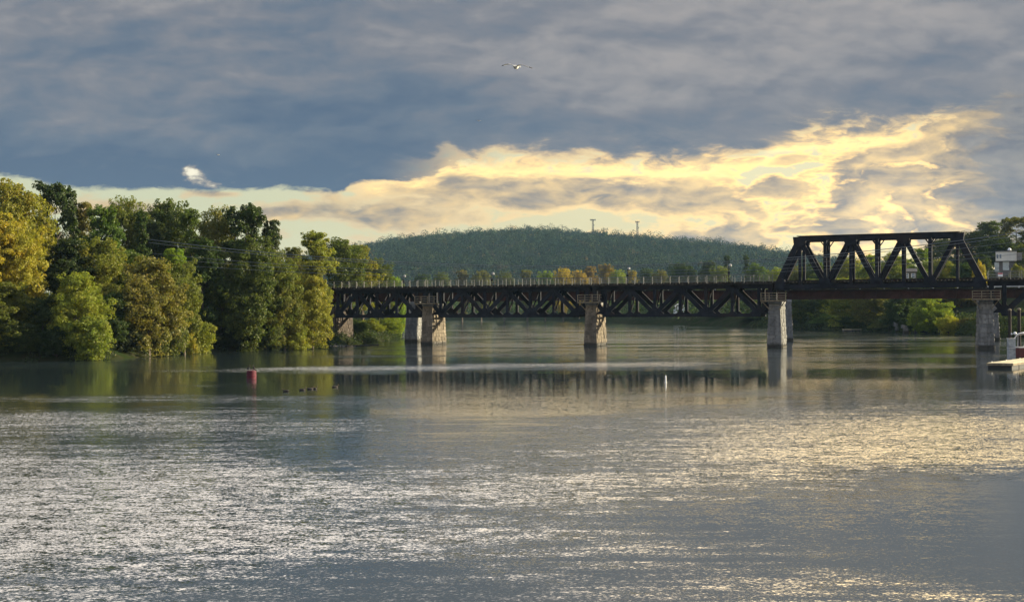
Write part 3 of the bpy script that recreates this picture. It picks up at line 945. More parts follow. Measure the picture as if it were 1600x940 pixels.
# low far-shore woodland that reads as one mass, and bank undergrowth
def mass(name, pts, R, hh, per, leaf, col, label, cat, seed):
    rng = np.random.default_rng(seed)
    P0 = np.array(pts)
    n_ = len(P0)
    r = R * rng.uniform(0.6, 1.4, n_); h = hh * rng.uniform(0.5, 1.3, n_)
    U = rng.normal(0, 1, (n_, per, 3)); U /= np.linalg.norm(U, axis=2, keepdims=True)
    U[:, :, 2] = np.abs(U[:, :, 2])
    P = P0[:, None, :] + U * rng.uniform(0.5, 1.1, (n_, per, 1)) * np.stack([r, r, h], -1)[:, None, :]
    V, F = leaf_quads(rng, P.reshape(-1, 3), U.reshape(-1, 3) + np.array([0, 0, 0.3]), leaf, 0.65)
    o = mesh_obj(name, np_mesh(name, V, F), None, m_leaf)
    o.color = tuple(col) + (1,)
    tag(o, label, cat, kind='stuff')


rng = np.random.default_rng(31)
X = rng.uniform(-130, 40, 9000); Y = rng.uniform(150, 330, 9000)
d = river_dist(X, Y); k = (d > -0.6) & (d < 16) & (X < 0)
X, Y = X[k][:1100], Y[k][:1100]
mass('undergrowth', np.stack([X, Y, np.maximum(ground_z(X, Y), 0) - 0.1], -1), 1.1, 1.5, 70, 0.26, (0.032, 0.050, 0.016), 'dark tangled undergrowth below the left bank trees', 'undergrowth', 8)
X = rng.uniform(60, 140, 9000); Y = rng.uniform(190, 460, 9000)
d = river_dist(X, Y); k = (d > -0.6) & (d < 9)
X, Y = X[k][:900], Y[k][:900]
mass('undergrowth', np.stack([X, Y, np.maximum(ground_z(X, Y), 0) - 0.1], -1), 1.5, 2.2, 60, 0.36, (0.040, 0.058, 0.018), 'dark undergrowth along the shaded right shore', 'undergrowth', 9)
X = rng.uniform(-330, 230, 30000); Y = rng.uniform(400, 1350, 30000)
d = river_dist(X, Y); k = (d > 1) & (np.abs(X) < 0.42 * Y) & ((Y > 620) | (d < 25))
X, Y = X[k][:3400], Y[k][:3400]
mass('far_shore_woods', np.stack([X, Y, np.maximum(ground_z(X, Y), 0) + 1.0], -1), 5.0, 9.0, 90, 1.15, (0.038, 0.064, 0.022), 'low dark woods along the far shore beneath the bridge', 'woods', 10)
# ---------------------------------------------------------------- the railway bridge
m_steel = pbr('dark_steel', (0.015, 0.016, 0.022), 0.8, var=0.4, scale=0.8, dirt=(0.024, 0.019, 0.020), spec=0.12)
m_rust = pbr('rust_steel', (0.048, 0.022, 0.019), 0.85, var=0.35, scale=0.7, dirt=(0.030, 0.018, 0.017), spec=0.15)
m_rail = pbr('cream_paint', (0.17, 0.17, 0.155), 0.6, var=0.2, scale=1.2, dirt=(0.13, 0.115, 0.09))
m_galv = pbr('galvanised_pipe', (0.46, 0.46, 0.46), 0.5, metal=0.2, var=0.15, scale=2.0)
m_wood = pbr('weathered_wood', (0.19, 0.155, 0.105), 0.85, var=0.3, scale=2.5, stretch=(1, 1, 0.4))
m_tie = pbr('tarred_ties', (0.028, 0.024, 0.021), 0.9, var=0.4, scale=1.2, spec=0.1)


def stone_mat(name, c1, c2, c3):
    m, n, out = new_mat(name)
    b = n.new('ShaderNodeBsdfPrincipled')
    g = n.new('ShaderNodeNewGeometry')
    pos = S(n, g.outputs['Position'])
    r = S(n, g.outputs['Random Per Island'])
    f = n.noise(pos, 2.4, 8.0, 0.65)
    c = n.mix(r, c1, c2)
    c = n.mix(n.smooth(f, 0.45, 0.70), c, c3)
    x, y, z = n.sep(pos)
    stain = n.noise(n.comb(x * 1.6, y * 1.6, z * 0.25), 1.0, 5.0, 0.6)
    c = n.vmath('SCALE', c, scale=n.smooth(stain, 0.35, 0.65, 1.12, 0.72))
    wet = n.smooth(z + n.noise(pos, 1.5, 3.0, 0.5) * 0.35, 0.95, 0.55)
    c = n.mix(wet, c, (0.030, 0.028, 0.024))
    n.put(b.inputs['Base Color'], c)
    n.put(b.inputs['Roughness'], n.lerp(wet, 0.92, 0.45))
    b.inputs['Specular IOR Level'].default_value = 0.2
    bp = n.new('ShaderNodeBump'); bp.inputs['Strength'].default_value = 0.7; bp.inputs['Distance'].default_value = 0.12
    n.put(bp.inputs['Height'], n.noise(pos, 5.0, 7.0, 0.65))
    n.t.links.new(bp.outputs[0], b.inputs['Normal'])
    n.t.links.new(b.outputs[0], out.inputs[0])
    return m


m_stone = stone_mat('granite_blocks', (0.15, 0.15, 0.15), (0.22, 0.215, 0.205), (0.11, 0.108, 0.10))
m_stone_b = stone_mat('granite_blocks_warm', (0.125, 0.105, 0.08), (0.235, 0.195, 0.145), (0.08, 0.066, 0.052))
m_conc = stone_mat('concrete', (0.20, 0.20, 0.20), (0.25, 0.245, 0.24), (0.16, 0.155, 0.15))

D = Vector((0.898, -0.440, 0))          # along the bridge
Q = Vector((0.303, 0.953, 0))           # along the piers, away from the camera
P3 = Vector((39.0, 209.0, 0))
ZB, ZT = 4.85, 9.15                     # chord centre lines of the deck spans
NRM = Vector((0.440, 0.898, 0))         # square to the truss planes
TRUSS_W = 5.2


def bp_(s, w_=0.0, z=0.0):
    return P3 + D * s + Q * w_ + Vector((0, 0, z))


def masonry(mb, L, Wf, H, tap_l, tap_w, rng, course=0.62, rough=0.05, along=Q, across=None, stone=1.25):
    """battered pier of separate rough blocks; local origin = middle of the front face at the water"""
    along = along.normalized()
    across = across or Vector((along.y, -along.x, 0))
    z = -1.2
    while z < H - 0.01:
        h = min(course * rng.uniform(0.85, 1.15), H - z)
        if H - (z + h) < 0.25: h = H - z
        t0, t1 = max(z, 0) / H, max(z + h, 0) / H
        hw0, hw1 = Wf / 2 * (1 - tap_w * t0), Wf / 2 * (1 - tap_w * t1)
        y00, y01 = tap_l * t0, tap_l * t1
        y10, y11 = L - tap_l * 0.5 * t0, L - tap_l * 0.5 * t1
        # rim of blocks: front, back and both sides
        def block(a0, a1, b0, b1, t_out, nrm_axis):
            pass
        cuts_x = [-1.0]
        while cuts_x[-1] < 1.0:
            cuts_x.append(cuts_x[-1] + stone * rng.uniform(0.6, 1.3) / (Wf / 2))
        cuts_x[-1] = 1.0
        if len(cuts_x) > 2 and cuts_x[-1] - cuts_x[-2] < 0.25: cuts_x.pop(-2)
        cuts_y = [0.0]
        while cuts_y[-1] < 1.0:
            cuts_y.append(cuts_y[-1] + stone * rng.uniform(0.6, 1.3) / L)
        cuts_y[-1] = 1.0
        if len(cuts_y) > 2 and cuts_y[-1] - cuts_y[-2] < 0.08: cuts_y.pop(-2)
        g = 0.035
        dp = 0.40

        def P(u, v, top, off_u=0.0, off_v=0.0):
            hw = hw1 if top else hw0
            ya, yb = (y01, y11) if top else (y00, y10)
            zz = z + h - g if top else z + g
            return across * (u * hw + off_u) + along * (ya + (yb - ya) * v + off_v) + Vector((0, 0, zz))
        for a, b in zip(cuts_x[:-1], cuts_x[1:]):
            for v0, sg in ((0.0, -1), (1.0, 1)):
                o = rng.uniform(0, rough * 0.6) * sg
                a2, b2 = a + g, b - g
                mid = (a2 + b2) / 2
                pr = [P(a2, v0, 0, 0, o), P(b2, v0, 0, 0, o), P(b2, v0, 1, 0, o), P(a2, v0, 1, 0, o)]
                bk = [P(a2, v0, 0, 0, -dp * sg), P(b2, v0, 0, 0, -dp * sg), P(b2, v0, 1, 0, -dp * sg), P(a2, v0, 1, 0, -dp * sg)]
                mb.hexa([pr[0], pr[1], bk[1], bk[0], pr[3], pr[2], bk[2], bk[3]])
        for a, b in zip(cuts_y[:-1], cuts_y[1:]):
            for u0 in (-1.0, 1.0):
                o = rng.uniform(-0.02, rough) * u0
                e = 0.05 / L
                a2, b2 = a + e + (dp / L if a == 0 else 0), b - e - (dp / L if b == 1 else 0)
                ou = [P(u0, a2, 0, o), P(u0, b2, 0, o), P(u0, b2, 1, o), P(u0, a2, 1, o)]
                inn = [P(u0, a2, 0, -dp * u0), P(u0, b2, 0, -dp * u0), P(u0, b2, 1, -dp * u0), P(u0, a2, 1, -dp * u0)]
                # a rock face: bulging middle
                bulge = [across * (u0 * rng.uniform(0.02, rough * 1.6))] * 1
                cpt = sum(ou, Vector()) / 4 + bulge[0]
                n0 = len(mb.v)
                mb.v += [tuple(p) for p in ou + inn + [cpt]]
                F = [(0, 1, 8), (1, 2, 8), (2, 3, 8), (3, 0, 8), (0, 4, 5, 1), (1, 5, 6, 2), (2, 6, 7, 3), (3, 7, 4, 0), (4, 7, 6, 5)]
                mb.f += [tuple(i + n0 for i in f) for f in F]
        z += h
    # solid core just behind the joints
    def C(u, v, zz):
        t = max(zz, 0) / H
        hw = Wf / 2 * (1 - tap_w * t) - 0.07
        ya, yb = tap_l * t + 0.07, L - tap_l * 0.5 * t - 0.07
        return across * (u * hw) + along * (ya + (yb - ya) * v) + Vector((0, 0, zz))
    z0, z1 = -1.2, H - 0.05
    mb.hexa([C(-1, 0, z0), C(1, 0, z0), C(1, 1, z0), C(-1, 1, z0), C(-1, 0, z1), C(1, 0, z1), C(1, 1, z1), C(-1, 1, z1)])


def pier(name, loc, label, L, Wf, H, mat, seed, tap_l=0.45, tap_w=0.24, along=Q, peak=0.0, rough=0.07, group='stone piers of the front bridge', cap=True):
    rng = random.Random(seed)
    e = empty(name, loc, label, 'pier', group)
    mb = MB(); masonry(mb, L, Wf, H, tap_l, tap_w, rng, along=along, rough=rough)
    mb.build('masonry', mat, e)
    across = Vector((along.y, -along.x, 0))
    if cap:
        hw = Wf / 2 * (1 - tap_w) + 0.10
        c = MB()
        y0, y1 = tap_l - 0.10, L - tap_l * 0.5 + 0.10
        f = lambda u, v, z: across * u + along * v + Vector((0, 0, z))
        if peak:
            ym = y0 + 1.3
            c.add([f(-hw, y0, H), f(hw, y0, H), f(hw, y1, H), f(-hw, y1, H), f(-hw, y0, H + .3), f(hw, y0, H + .3), f(hw, ym, H + peak), f(-hw, ym, H + peak), f(hw, y1, H + peak), f(-hw, y1, H + peak), f(0, y0 + 0.2, H + peak), f(0, ym, H + peak + .02)],
                  [(0, 1, 2, 3), (0, 1, 5, 4), (4, 5, 10), (5, 6, 11, 10), (4, 10, 11, 7), (0, 4, 7, 9, 3), (1, 2, 8, 6, 5), (6, 8, 9, 7, 11), (2, 3, 9, 8)])
        else:
            c.hexa([f(-hw, y0, H), f(hw, y0, H), f(hw, y1, H), f(-hw, y1, H), f(-hw, y0, H + .42), f(hw, y0, H + .42), f(hw, y1, H + .42), f(-hw, y1, H + .42)])
        c.build('cap_stone', m_conc, e)
    return e


PIER_S = [-59.0, -29.5, 0.0, 30.0]
PIER_LAB = ['granite pier with wide sunlit rough side, leftmost of the front bridge', 'granite pier standing alone in midstream under the deck trusses',
            'granite pier under the joint of deck truss and through truss', 'grey granite pier under the right end of the through truss']
for s, lab, seed in zip(PIER_S, PIER_LAB, range(4)):
    pier('bridge_pier', bp_(s, -0.8), lab, 6.6, 2.25, 6.5, m_stone_b if s < -10 else m_stone, seed, along=Q if s < 20 else Vector((0.27, 1, 0)).normalized())


def deck_span(n_pan, L, label, loc, group='deck truss spans of the front bridge'):
    """deck truss span; local x along D, near truss plane at the root"""
    e = empty('deck_truss_span', loc, label, 'bridge span', group)
    pl = L / n_pan
    f = lambda s, w_, z: D * s + Q * w_ + Vector((0, 0, z))
    for w_ in (0.0, TRUSS_W):
        mb = MB(); mb.bar(f(0.15, w_, ZT), f(L - 0.15, w_, ZT), 0.62, 0.5, NRM)
        mb.build('top_chord', m_steel, e)
        s0, s1 = pl * 0.62, L - pl * 0.62
        mb = MB(); mb.bar(f(s0 - 0.3, w_, ZB), f(s1 + 0.3, w_, ZB), 0.50, 0.5, NRM)
        mb.build('bottom_chord', m_steel, e)
        bot = [s0] + [pl * (i + 0.5) for i in range(1, n_pan - 1)] + [s1]
        bot = [s0 + (s1 - s0) * i / (n_pan - 2) for i in range(n_pan - 1)]
        # warren web: alternate joints top and bottom
        zt, zb = ZT - 0.2, ZB + 0.15
        for i, s in enumerate(bot):
            mb = MB(); mb.bar(f(s, w_, zb), f(s, w_, zt), 0.44, 0.40, NRM); mb.build('vertical', m_steel, e)
        ends = [0.55] + bot + [L - 0.55]
        for i in range(len(ends) - 1):
            a, b_ = ends[i], ends[i + 1]
            if i == 0: pa, pb = f(a, w_, 7.3), f(b_, w_, zb)
            elif i == len(ends) - 2: pa, pb = f(a, w_, zb), f(b_, w_, 7.3)
            elif i % 2: pa, pb = f(a, w_, zb), f(b_, w_, zt)
            else: pa, pb = f(a, w_, zt), f(b_, w_, zb)
            mb = MB(); mb.bar(pa, pb, 0.64, 0.34, NRM); mb.build('diagonal', m_steel, e)
        for s in (0.55, L - 0.55):
            mb = MB(); mb.bar(f(s, w_, 6.95), f(s, w_, zt), 0.55, 0.5, NRM); mb.build('bearing_post', m_steel, e)
        for i, s in enumerate(bot):
            low = (i % 2 == 0)
            wd = 1.55 if low or i in (0, len(bot) - 1) else 0.75
            ht = 1.15 if low else 0.5
            poly = [f(s - wd, w_, ZB + 0.2), f(s + wd, w_, ZB + 0.2)]
            for k in range(7):
                t = 1 - k / 3
                poly.append(f(s + t * wd * (0.62 + 0.3 * abs(t) ** 3 if abs(t) < .99 else 1.0), w_, ZB + 0.2 + .01 + ht * (1 - abs(t) ** 2.2)))
            mb = MB(); mb.slab(poly, NRM, 0.24); mb.build('gusset_plate', m_steel, e)
            if not low:
                mb = MB(); mb.slab([f(s - 1.1, w_, ZT - .3), f(s + 1.1, w_, ZT - .3), f(s + .55, w_, ZT - 1.0), f(s - .55, w_, ZT - 1.0)], NRM, 0.24); mb.build('gusset_plate', m_steel, e)
    # floor: cross frames, lateral bracing, stringers, ties
    mb = MB()
    for s in [0.55] + bot + [L - 0.55]:
        mb.bar(f(s, 0.26, ZT), f(s, TRUSS_W - 0.26, ZT), 0.45, 0.3, D)
        if 1 < s < L - 1:
            mb.bar(f(s, 0.26, ZB), f(s, TRUSS_W - 0.26, ZB), 0.28, 0.25, D)
            mb.bar(f(s, 0.26, ZB + .3), f(s, TRUSS_W - 0.26, ZT - .3), 0.16, 0.16, D)
    for a, b_ in zip(bot[:-1], bot[1:]):
        mb.bar(f(a, 0.26, ZB + .03), f(b_, TRUSS_W - 0.26, ZB + .03), 0.16, 0.16, Vector((0, 0, 1)))
    mb.build('cross_bracing', m_steel, e)
    mb = MB()
    for w_ in (1.5, TRUSS_W - 1.5):
        mb.bar(f(0.05, w_, ZT + 0.06), f(L - 0.05, w_, ZT + 0.06), 0.75, 0.3, NRM)
    mb.build('stringers', m_steel, e)
    mb = MB()
    k = int(L / 0.5)
    for i in range(k):
        s = (i + 0.5) * L / k
        j = 0.25 if i % 4 == 0 else 0.0
        mb.box(f(s, TRUSS_W / 2, 9.60), (0.34, TRUSS_W + 1.2 + j * 2, 0.26), (D, NRM, Vector((0, 0, 1))))
    mb.bar(f(0, -0.75, 9.52), f(L, -0.75, 9.52), 0.30, 0.10, NRM)
    for w_ in (TRUSS_W / 2 - 0.72, TRUSS_W / 2 + 0.72):
        mb.bar(f(0, w_, 9.81), f(L, w_, 9.81), 0.16, 0.08, NRM)
    mb.build('tie_deck', m_tie, e)
    for w_ in (-0.70, TRUSS_W + 0.70):
        mb = MB()
        np_ = int(round(L / 1.48))
        for i in range(np_ + 1):
            s = 0.08 + (L - 0.16) * i / np_
            mb.bar(f(s, w_, 9.62), f(s, w_, 10.86), 0.075, 0.075, NRM)
        for z in (10.83, 10.42, 10.05):
            mb.bar(f(0.04, w_ + .02, z), f(L - 0.04, w_ + .02, z), 0.065, 0.05, NRM)
        mb.build('railing', m_rail, e)
    return e


deck_span(8, 29.3, 'dark deck truss span left of the midstream pier', bp_(-58.9))
deck_span(8, 29.3, 'dark deck truss span right of the midstream pier, ending at the through truss', bp_(-29.4))
deck_span(6, 19.8, 'short dark deck truss span running into the left bank trees', bp_(-78.9))
deck_span(8, 29.3, 'dark deck truss span cut by the right picture edge', bp_(30.2))


def through_span():
    L = 29.8
    e = empty('through_truss_span', bp_(0.12), 'big black through truss span rising above the railway deck', 'bridge span')
    n_ = 8; pl = L / n_
    zb, zt = 9.0, 16.05
    f = lambda s, w_, z: D * s + Q * w_ + Vector((0, 0, z))
    for w_ in (-0.2, TRUSS_W + 0.4):
        mb = MB(); mb.bar(f(pl * .97, w_, zt), f(L - pl * .97, w_, zt), 0.62, 0.55, NRM)
        mb.bar(f(pl * .90, w_, zt + .36), f(L - pl * .90, w_, zt + .36), 0.09, 0.75, NRM)
        mb.build('top_chord', m_steel, e)
        mb = MB(); mb.bar(f(0, w_, zb), f(L, w_, zb), 0.62, 0.55, NRM); mb.build('bottom_chord', m_steel, e)
        for a, b_ in ((0.25, pl), (L - 0.25, L - pl)):
            mb = MB(); mb.bar(f(a, w_, zb + .1), f(b_, w_, zt), 0.78, 0.55, NRM)
            mb.bar(f(a + (.05 if a < 5 else -.05), w_, zb + .75), f(b_, w_, zt + .42), 0.08, 0.72, NRM) if False else None
            mb.build('end_post', m_steel, e)
        for i in range(1, n_ - 1):
            up = (i % 2 == 1)
            pa, pb = (f(pl * i, w_, zt), f(pl * (i + 1), w_, zb)) if up else (f(pl * i, w_, zb), f(pl * (i + 1), w_, zt))
            mb = MB(); mb.lace(pa, pb, 0.62, 0.42, NRM, 0.55); mb.bar(pa, pb, 0.56, 0.10, NRM); mb.build('diagonal', m_steel, e)
        for i in range(1, n_):
            wd = 0.40 if i % 2 else 0.46
            mb = MB(); mb.bar(f(pl * i, w_, zb + .2), f(pl * i, w_, zt - .2), wd, 0.34, NRM); mb.build('vertical', m_steel, e)
        for i in range(0, n_ + 1):
            s = pl * i
            mb = MB()
            if i % 2 and 0 < i < n_:
                mb.slab([f(s - .95, w_, zt + .25), f(s + .95, w_, zt + .25), f(s + .85, w_, zt - .75), f(s + .3, w_, zt - 1.15), f(s - .3, w_, zt - 1.15), f(s - .85, w_, zt - .75)], NRM, 0.64)
            elif 0 < i < n_:
                mb.slab([f(s - 1.0, w_, zb - .2), f(s + 1.0, w_, zb - .2), f(s + .8, w_, zb + .85), f(s + .3, w_, zb + 1.2), f(s - .3, w_, zb + 1.2), f(s - .8, w_, zb + .85)], NRM, 0.64)
            else:
                q = 1 if i == 0 else -1
                mb.slab([f(s - .2 * q, w_, zb - .42), f(s + 1.6 * q, w_, zb - .42), f(s + 1.5 * q, w_, zb + 1.0), f(s + .7 * q, w_, zb + 1.4), f(s - .1 * q, w_, zb + .3)], NRM, 0.66)
            mb.build('gusset_plate', m_steel, e)
    # portal and sway bracing between the two planes, with knee braces at the verticals
    mb = MB()
    for i in range(1, n_):
        s = pl * i
        mb.bar(f(s, 0.1, zt), f(s, TRUSS_W + .1, zt), 0.35, 0.3, D)
        mb.bar(f(s, 0.1, zt - 1.5), f(s, TRUSS_W / 2, zt - .2), 0.14, 0.14, D)
        mb.bar(f(s, TRUSS_W + .1, zt - 1.5), f(s, TRUSS_W / 2 + .1, zt - .2), 0.14, 0.14, D)
        if i % 2 == 0:
            for w_ in (-.2, TRUSS_W + .4):
                for q in (-1, 1):
                    mb.bar(f(s, w_, zt - 1.35), f(s + .75 * q, w_, zt - .3), 0.13, 0.13, NRM)
    for i in range(1, n_ - 1):
        mb.bar(f(pl * i, 0.1, zt + .1), f(pl * (i + 1), TRUSS_W + .1, zt + .1), 0.14, 0.14, Vector((0, 0, 1)))
        mb.bar(f(pl * i, TRUSS_W + .1, zt - .06), f(pl * (i + 1), 0.1, zt - .06), 0.14, 0.14, Vector((0, 0, 1)))
    mb.build('sway_bracing', m_steel, e)
    mb = MB()
    for i in range(n_ + 1):
        mb.bar(f(min(max(pl * i, .2), L - .2), 0.1, 9.05), f(min(max(pl * i, .2), L - .2), TRUSS_W + .1, 9.05), 0.75, 0.3, D)
    mb.build('floor_beams', m_steel, e)
    mb = MB()
    for w_ in (1.6, TRUSS_W - 1.4):
        mb.bar(f(0.1, w_, 9.22), f(L - .1, w_, 9.22), 0.5, 0.3, NRM)
    mb.build('stringers', m_steel, e)
    mb = MB()
    k = int(L / 0.5)
    for i in range(k):
        mb.box(f((i + .5) * L / k, TRUSS_W / 2 + .1, 9.60), (0.34, TRUSS_W - .2, 0.26), (D, NRM, Vector((0, 0, 1))))
    for w_ in (TRUSS_W / 2 - 0.62, TRUSS_W / 2 + 0.82):
        mb.bar(f(0, w_, 9.81), f(L, w_, 9.81), 0.16, 0.08, NRM)
    mb.bar(f(0.6, 0.3, 9.86), f(L - .6, 0.3, 9.86), 0.22, 0.25, NRM)
    mb.build('tie_deck', m_tie, e)


through_span()


# small railed platforms at the pier heads
def platform(s, label):
    base = bp_(s, -1.5, 0)
    e = empty('pier_platform', base + Vector((0, 0, 6.6)), label, 'platform', 'railed platforms on the pier heads')
    f = lambda a, w_, z: D * a + Q * w_ + Vector((0, 0, z))
    mb = MB()
    for i in range(10):
        mb.box(f(-1.7 + 0.38 * i, 0.3, 0.42), (0.34, 1.3, 0.08), (D, Q, Vector((0, 0, 1))))
    mb.bar(f(-1.9, -.2, .3), f(1.9, -.2, .3), .18, .14, Q); mb.bar(f(-1.9, .8, .3), f(1.9, .8, .3), .18, .14, Q)
    for q in (-1, 1):
        mb.bar(f(q * 1.7, -.1, .25), f(q * .75, .75, -.9), .12, .12, Q)
    mb.build('floor_boards', m_wood, e)
    mb = MB()
    for a in (-1.85, -0.62, 0.62, 1.85):
        mb.bar(f(a, -.3, .4), f(a, -.3, 1.55), .11, .11, Q)
    for z in (1.5, 1.1, .75):
        mb.bar(f(-1.9, -.33, z), f(1.9, -.33, z), .09, .06, Q)
    for q in (-1, 1):
        for z in (1.5, 1.1):
            mb.bar(f(q * 1.88, -.3, z), f(q * 1.88, .9, z), .09, .06, D)
    mb.build('handrail', m_wood, e)


for s, lab in zip(PIER_S, ['railed wooden platform on the leftmost pier head', 'railed wooden platform on the midstream pier head',
                           'railed wooden platform on the pier head left of the through truss', 'railed wooden platform on the pier head at the right end of the through truss']):
    platform(s, lab)

# ---------------------------------------------------------------- abutment in the left bank
e = empty('bridge_abutment', bp_(-79.6, -1.2), 'dark stone abutment under the left end of the bridge, daubed reddish near the water', 'abutment')
mb = MB(); masonry(mb, 8.0, 5.0, 6.4, 0.2, 0.08, random.Random(11), along=Q, rough=0.09)
m_abut = stone_mat('abutment_blocks', (0.06, 0.05, 0.042), (0.095, 0.075, 0.06), (0.045, 0.036, 0.03))
mb.build('masonry', m_abut, e)
m_red = pbr('faded_red_paint', (0.26, 0.07, 0.065), 0.9, var=0.5, scale=2.5)
mb = MB()
ac = Vector((Q.y, -Q.x, 0))
for (a, z, w_, h) in ((1.3, 1.9, .55, .5), (1.9, 1.6, .5, .8), (.9, 1.3, .4, .35), (1.55, 1.05, .6, .3)):
    mb.box(ac * a + Q * (-0.02) + Vector((0, 0, z)), (w_, 0.10, h), (ac, Q, Vector((0, 0, 1))))
mb.build('paint_daub', m_red, e)

# ---------------------------------------------------------------- the rust brown girder bridge behind
BZ0, BZ1 = 7.45, 9.05
BX = [-52.0, -18.4, 15.4, 49.4, 84.6, 118.0]
BY = [258.0, 256.0, 254.5, 253.0, 247.5, 243.0]
BA = Vector((0.10, 1.0, 0)).normalized()
for i, lab in ((1, 'pale granite pier of the rear bridge, left of the leftmost front pier'), (2, 'granite pier of the rear bridge directly behind the midstream pier'),
               (3, 'granite pier of the rear bridge just right of the through truss left pier'), (4, 'bluish grey pier with pointed cap behind the rightmost front pier')):
    pier('rear_pier', Vector((BX[i], BY[i], 0)), lab, 6.0, [0, 2.5, 2.3, 2.2, 2.1][i], [0, 7.0, 7.0, 7.0, 6.6][i], m_stone, 20 + i, along=BA if i < 4 else Vector((0.28, 1, 0)).normalized(),
         tap_w=0.28, peak=1.2 if i == 4 else 0, group='stone piers of the rear bridge')
for i in range(5):
    a = Vector((BX[i], BY[i], 0)); b_ = Vector((BX[i + 1], BY[i + 1], 0))
    dd = (b_ - a); L = dd.length - 0.12; dd.normalize(); nn = Vector((-dd.y, dd.x, 0))
    if i >= 1: pass
    labs = ['rust brown girder span at the left end of the rear bridge, mostly behind trees', 'rust brown girder span of the rear bridge behind the left deck truss',
            'rust brown girder span of the rear bridge behind the second deck truss', 'rust brown girder span seen below the through truss',
            'rust brown girder span of the rear bridge at the right edge']
    e = empty('girder_span', a + dd * 0.06, labs[i], 'bridge span', 'girder spans of the rear bridge')
    f = lambda s, w_, z: dd * s + nn * w_ + Vector((0, 0, z))
    for w_ in (1.2, 4.2):
        mb = MB()
        mb.bar(f(0, w_, (BZ0 + BZ1) / 2), f(L, w_, (BZ0 + BZ1) / 2), BZ1 - BZ0 - .12, 0.06, nn)
        mb.bar(f(0, w_, BZ0 + .05), f(L, w_, BZ0 + .05), .10, 0.5, nn); mb.bar(f(0, w_, BZ1 - .05), f(L, w_, BZ1 - .05), .10, 0.5, nn)
        mb.bar(f(0, w_ - .06, BZ0 + .42), f(L, w_ - .06, BZ0 + .42), .07, 0.10, nn)
        k = int(L / 1.9)
        for j in range(k + 1):
            mb.box(f(.1 + (L - .2) * j / k, w_ - .12, (BZ0 + BZ1) / 2), (.09, .20, BZ1 - BZ0 - .22), (dd, nn, Vector((0, 0, 1))))
        mb.build('plate_girder', m_rust, e)
    mb = MB(); mb.box(f(L / 2, 2.7, BZ1 + .11), (L, 5.0, .2), (dd, nn, Vector((0, 0, 1)))); mb.build('deck', m_tie, e)
    mb = MB()
    for z in (BZ1 + .42, BZ1 + .62):
        mb.tube([f(0, .35, z), f(L, .35, z)], 0.10, 8)
    for j in range(int(L / 4.2) + 1):
        mb.box(f(.2 + 4.2 * j, .45, BZ1 + .42), (.2, .5, .5), (dd, nn, Vector((0, 0, 1))))
    mb.build('service_pipe', m_galv, e)

# ---------------------------------------------------------------- signal lamps along the deck
m_lamp_head = pbr('grey_lamp_housing', (0.36, 0.35, 0.34), 0.5, var=0.2)
for (px_, top, w_, lab) in ((631, 431, 4.6, 'slim deck lamp post near the left bank, first from the left'), (769, 427, 4.6, 'slim deck lamp post over the left deck truss span'),
                            (981, 419, 4.6, 'slim deck lamp post right of the midstream pier'), (1139, 414, 4.6, 'slim deck lamp post just left of the through truss')):
    u = (px_ - 800) / FPX
    # walk along the bridge until the column matches
    s = -80.0
    while s < 0 and (bp_(s).x + NRM.x * (TRUSS_W + .6)) / (bp_(s).y + NRM.y * (TRUSS_W + .6)) < u: s += 0.05
    p = bp_(s) + NRM * (TRUSS_W + 0.45)
    zt_ = at(px_, top, p.y).z - 9.7
    e = empty('deck_lamp', p + Vector((0, 0, 9.7)), lab, 'lamp post', 'lamp posts along the railway deck')
    mb = MB(); mb.tube([(0, 0, 0), (0, 0, zt_)], [.09, .06], 8); mb.build('post', m_steel, e)
    mb = MB(); mb.lathe((0.22, -.1, zt_ - .18), [(.05, -.05), (.22, 0), (.24, .2), (.12, .36)], 10); mb.bar((0, 0, zt_ - .1), (.25, -.1, zt_ - .1), .08, .08, (0, 1, 0)); mb.build('lamp_head', m_lamp_head, e)
    mb = MB(); mb.box((-0.02, -.2, zt_ * .55), (.34, .25, .55)); mb.build('control_box', m_steel, e)
# ---------------------------------------------------------------- overhead wires
m_wire = pbr('wire', (0.13, 0.14, 0.15), 0.6, metal=0.2, var=0.1)
wires = [
    ([(-60, 330), (245, 369), (460, 398), (620, 412)], (1150, 409), (1660, 352), 171, 'thick upper power line sweeping over the left trees', 0.042),
    ([(-60, 338), (245, 373), (460, 401), (620, 415)], (1150, 413), (1660, 357), 172, 'second upper power line just under the topmost one', 0.034),
    ([(-60, 360), (265, 393), (420, 411), (620, 424)], (1150, 420), (1660, 367), 173, 'third power line, lower over the left trees', 0.026),
    ([(-60, 372), (245, 399), (420, 415), (620, 428)], (1150, 424), (1660, 381), 174, 'thin power line, second from the bottom over the truss', 0.024),
    ([(-60, 384), (245, 408), (420, 421), (620, 432)], (1150, 429), (1660, 389), 175, 'lowest thin power line crossing the truss verticals', 0.024),
]
for lpts, mid, rgt, Yw, lab, rad in wires:
    pts_ = [lpts[0], lpts[1], lpts[3], mid, rgt]
    # least squares parabola through the sag points: a hanging wire
    A_ = np.array([[(p[0] / 800.0) ** 2, p[0] / 800.0, 1.0] for p in pts_]); B_ = np.array([p[1] for p in pts_])
    co = np.linalg.lstsq(A_, B_, rcond=None)[0]
    P = [at(x, co[0] * (x / 800.0) ** 2 + co[1] * x / 800.0 + co[2], Yw + 30.0 * max(0.0, 1 - (x - 232) / 260.0) ** 1.5) for x in np.linspace(232, 1720, 60)]
    o = P[0].copy()
    mb = MB(); mb.tube([p - o for p in P], rad, 5)
    w_o = mb.build('power_line', m_wire); w_o.location = o
    tag(w_o, lab, 'power line', 'power lines over the river')

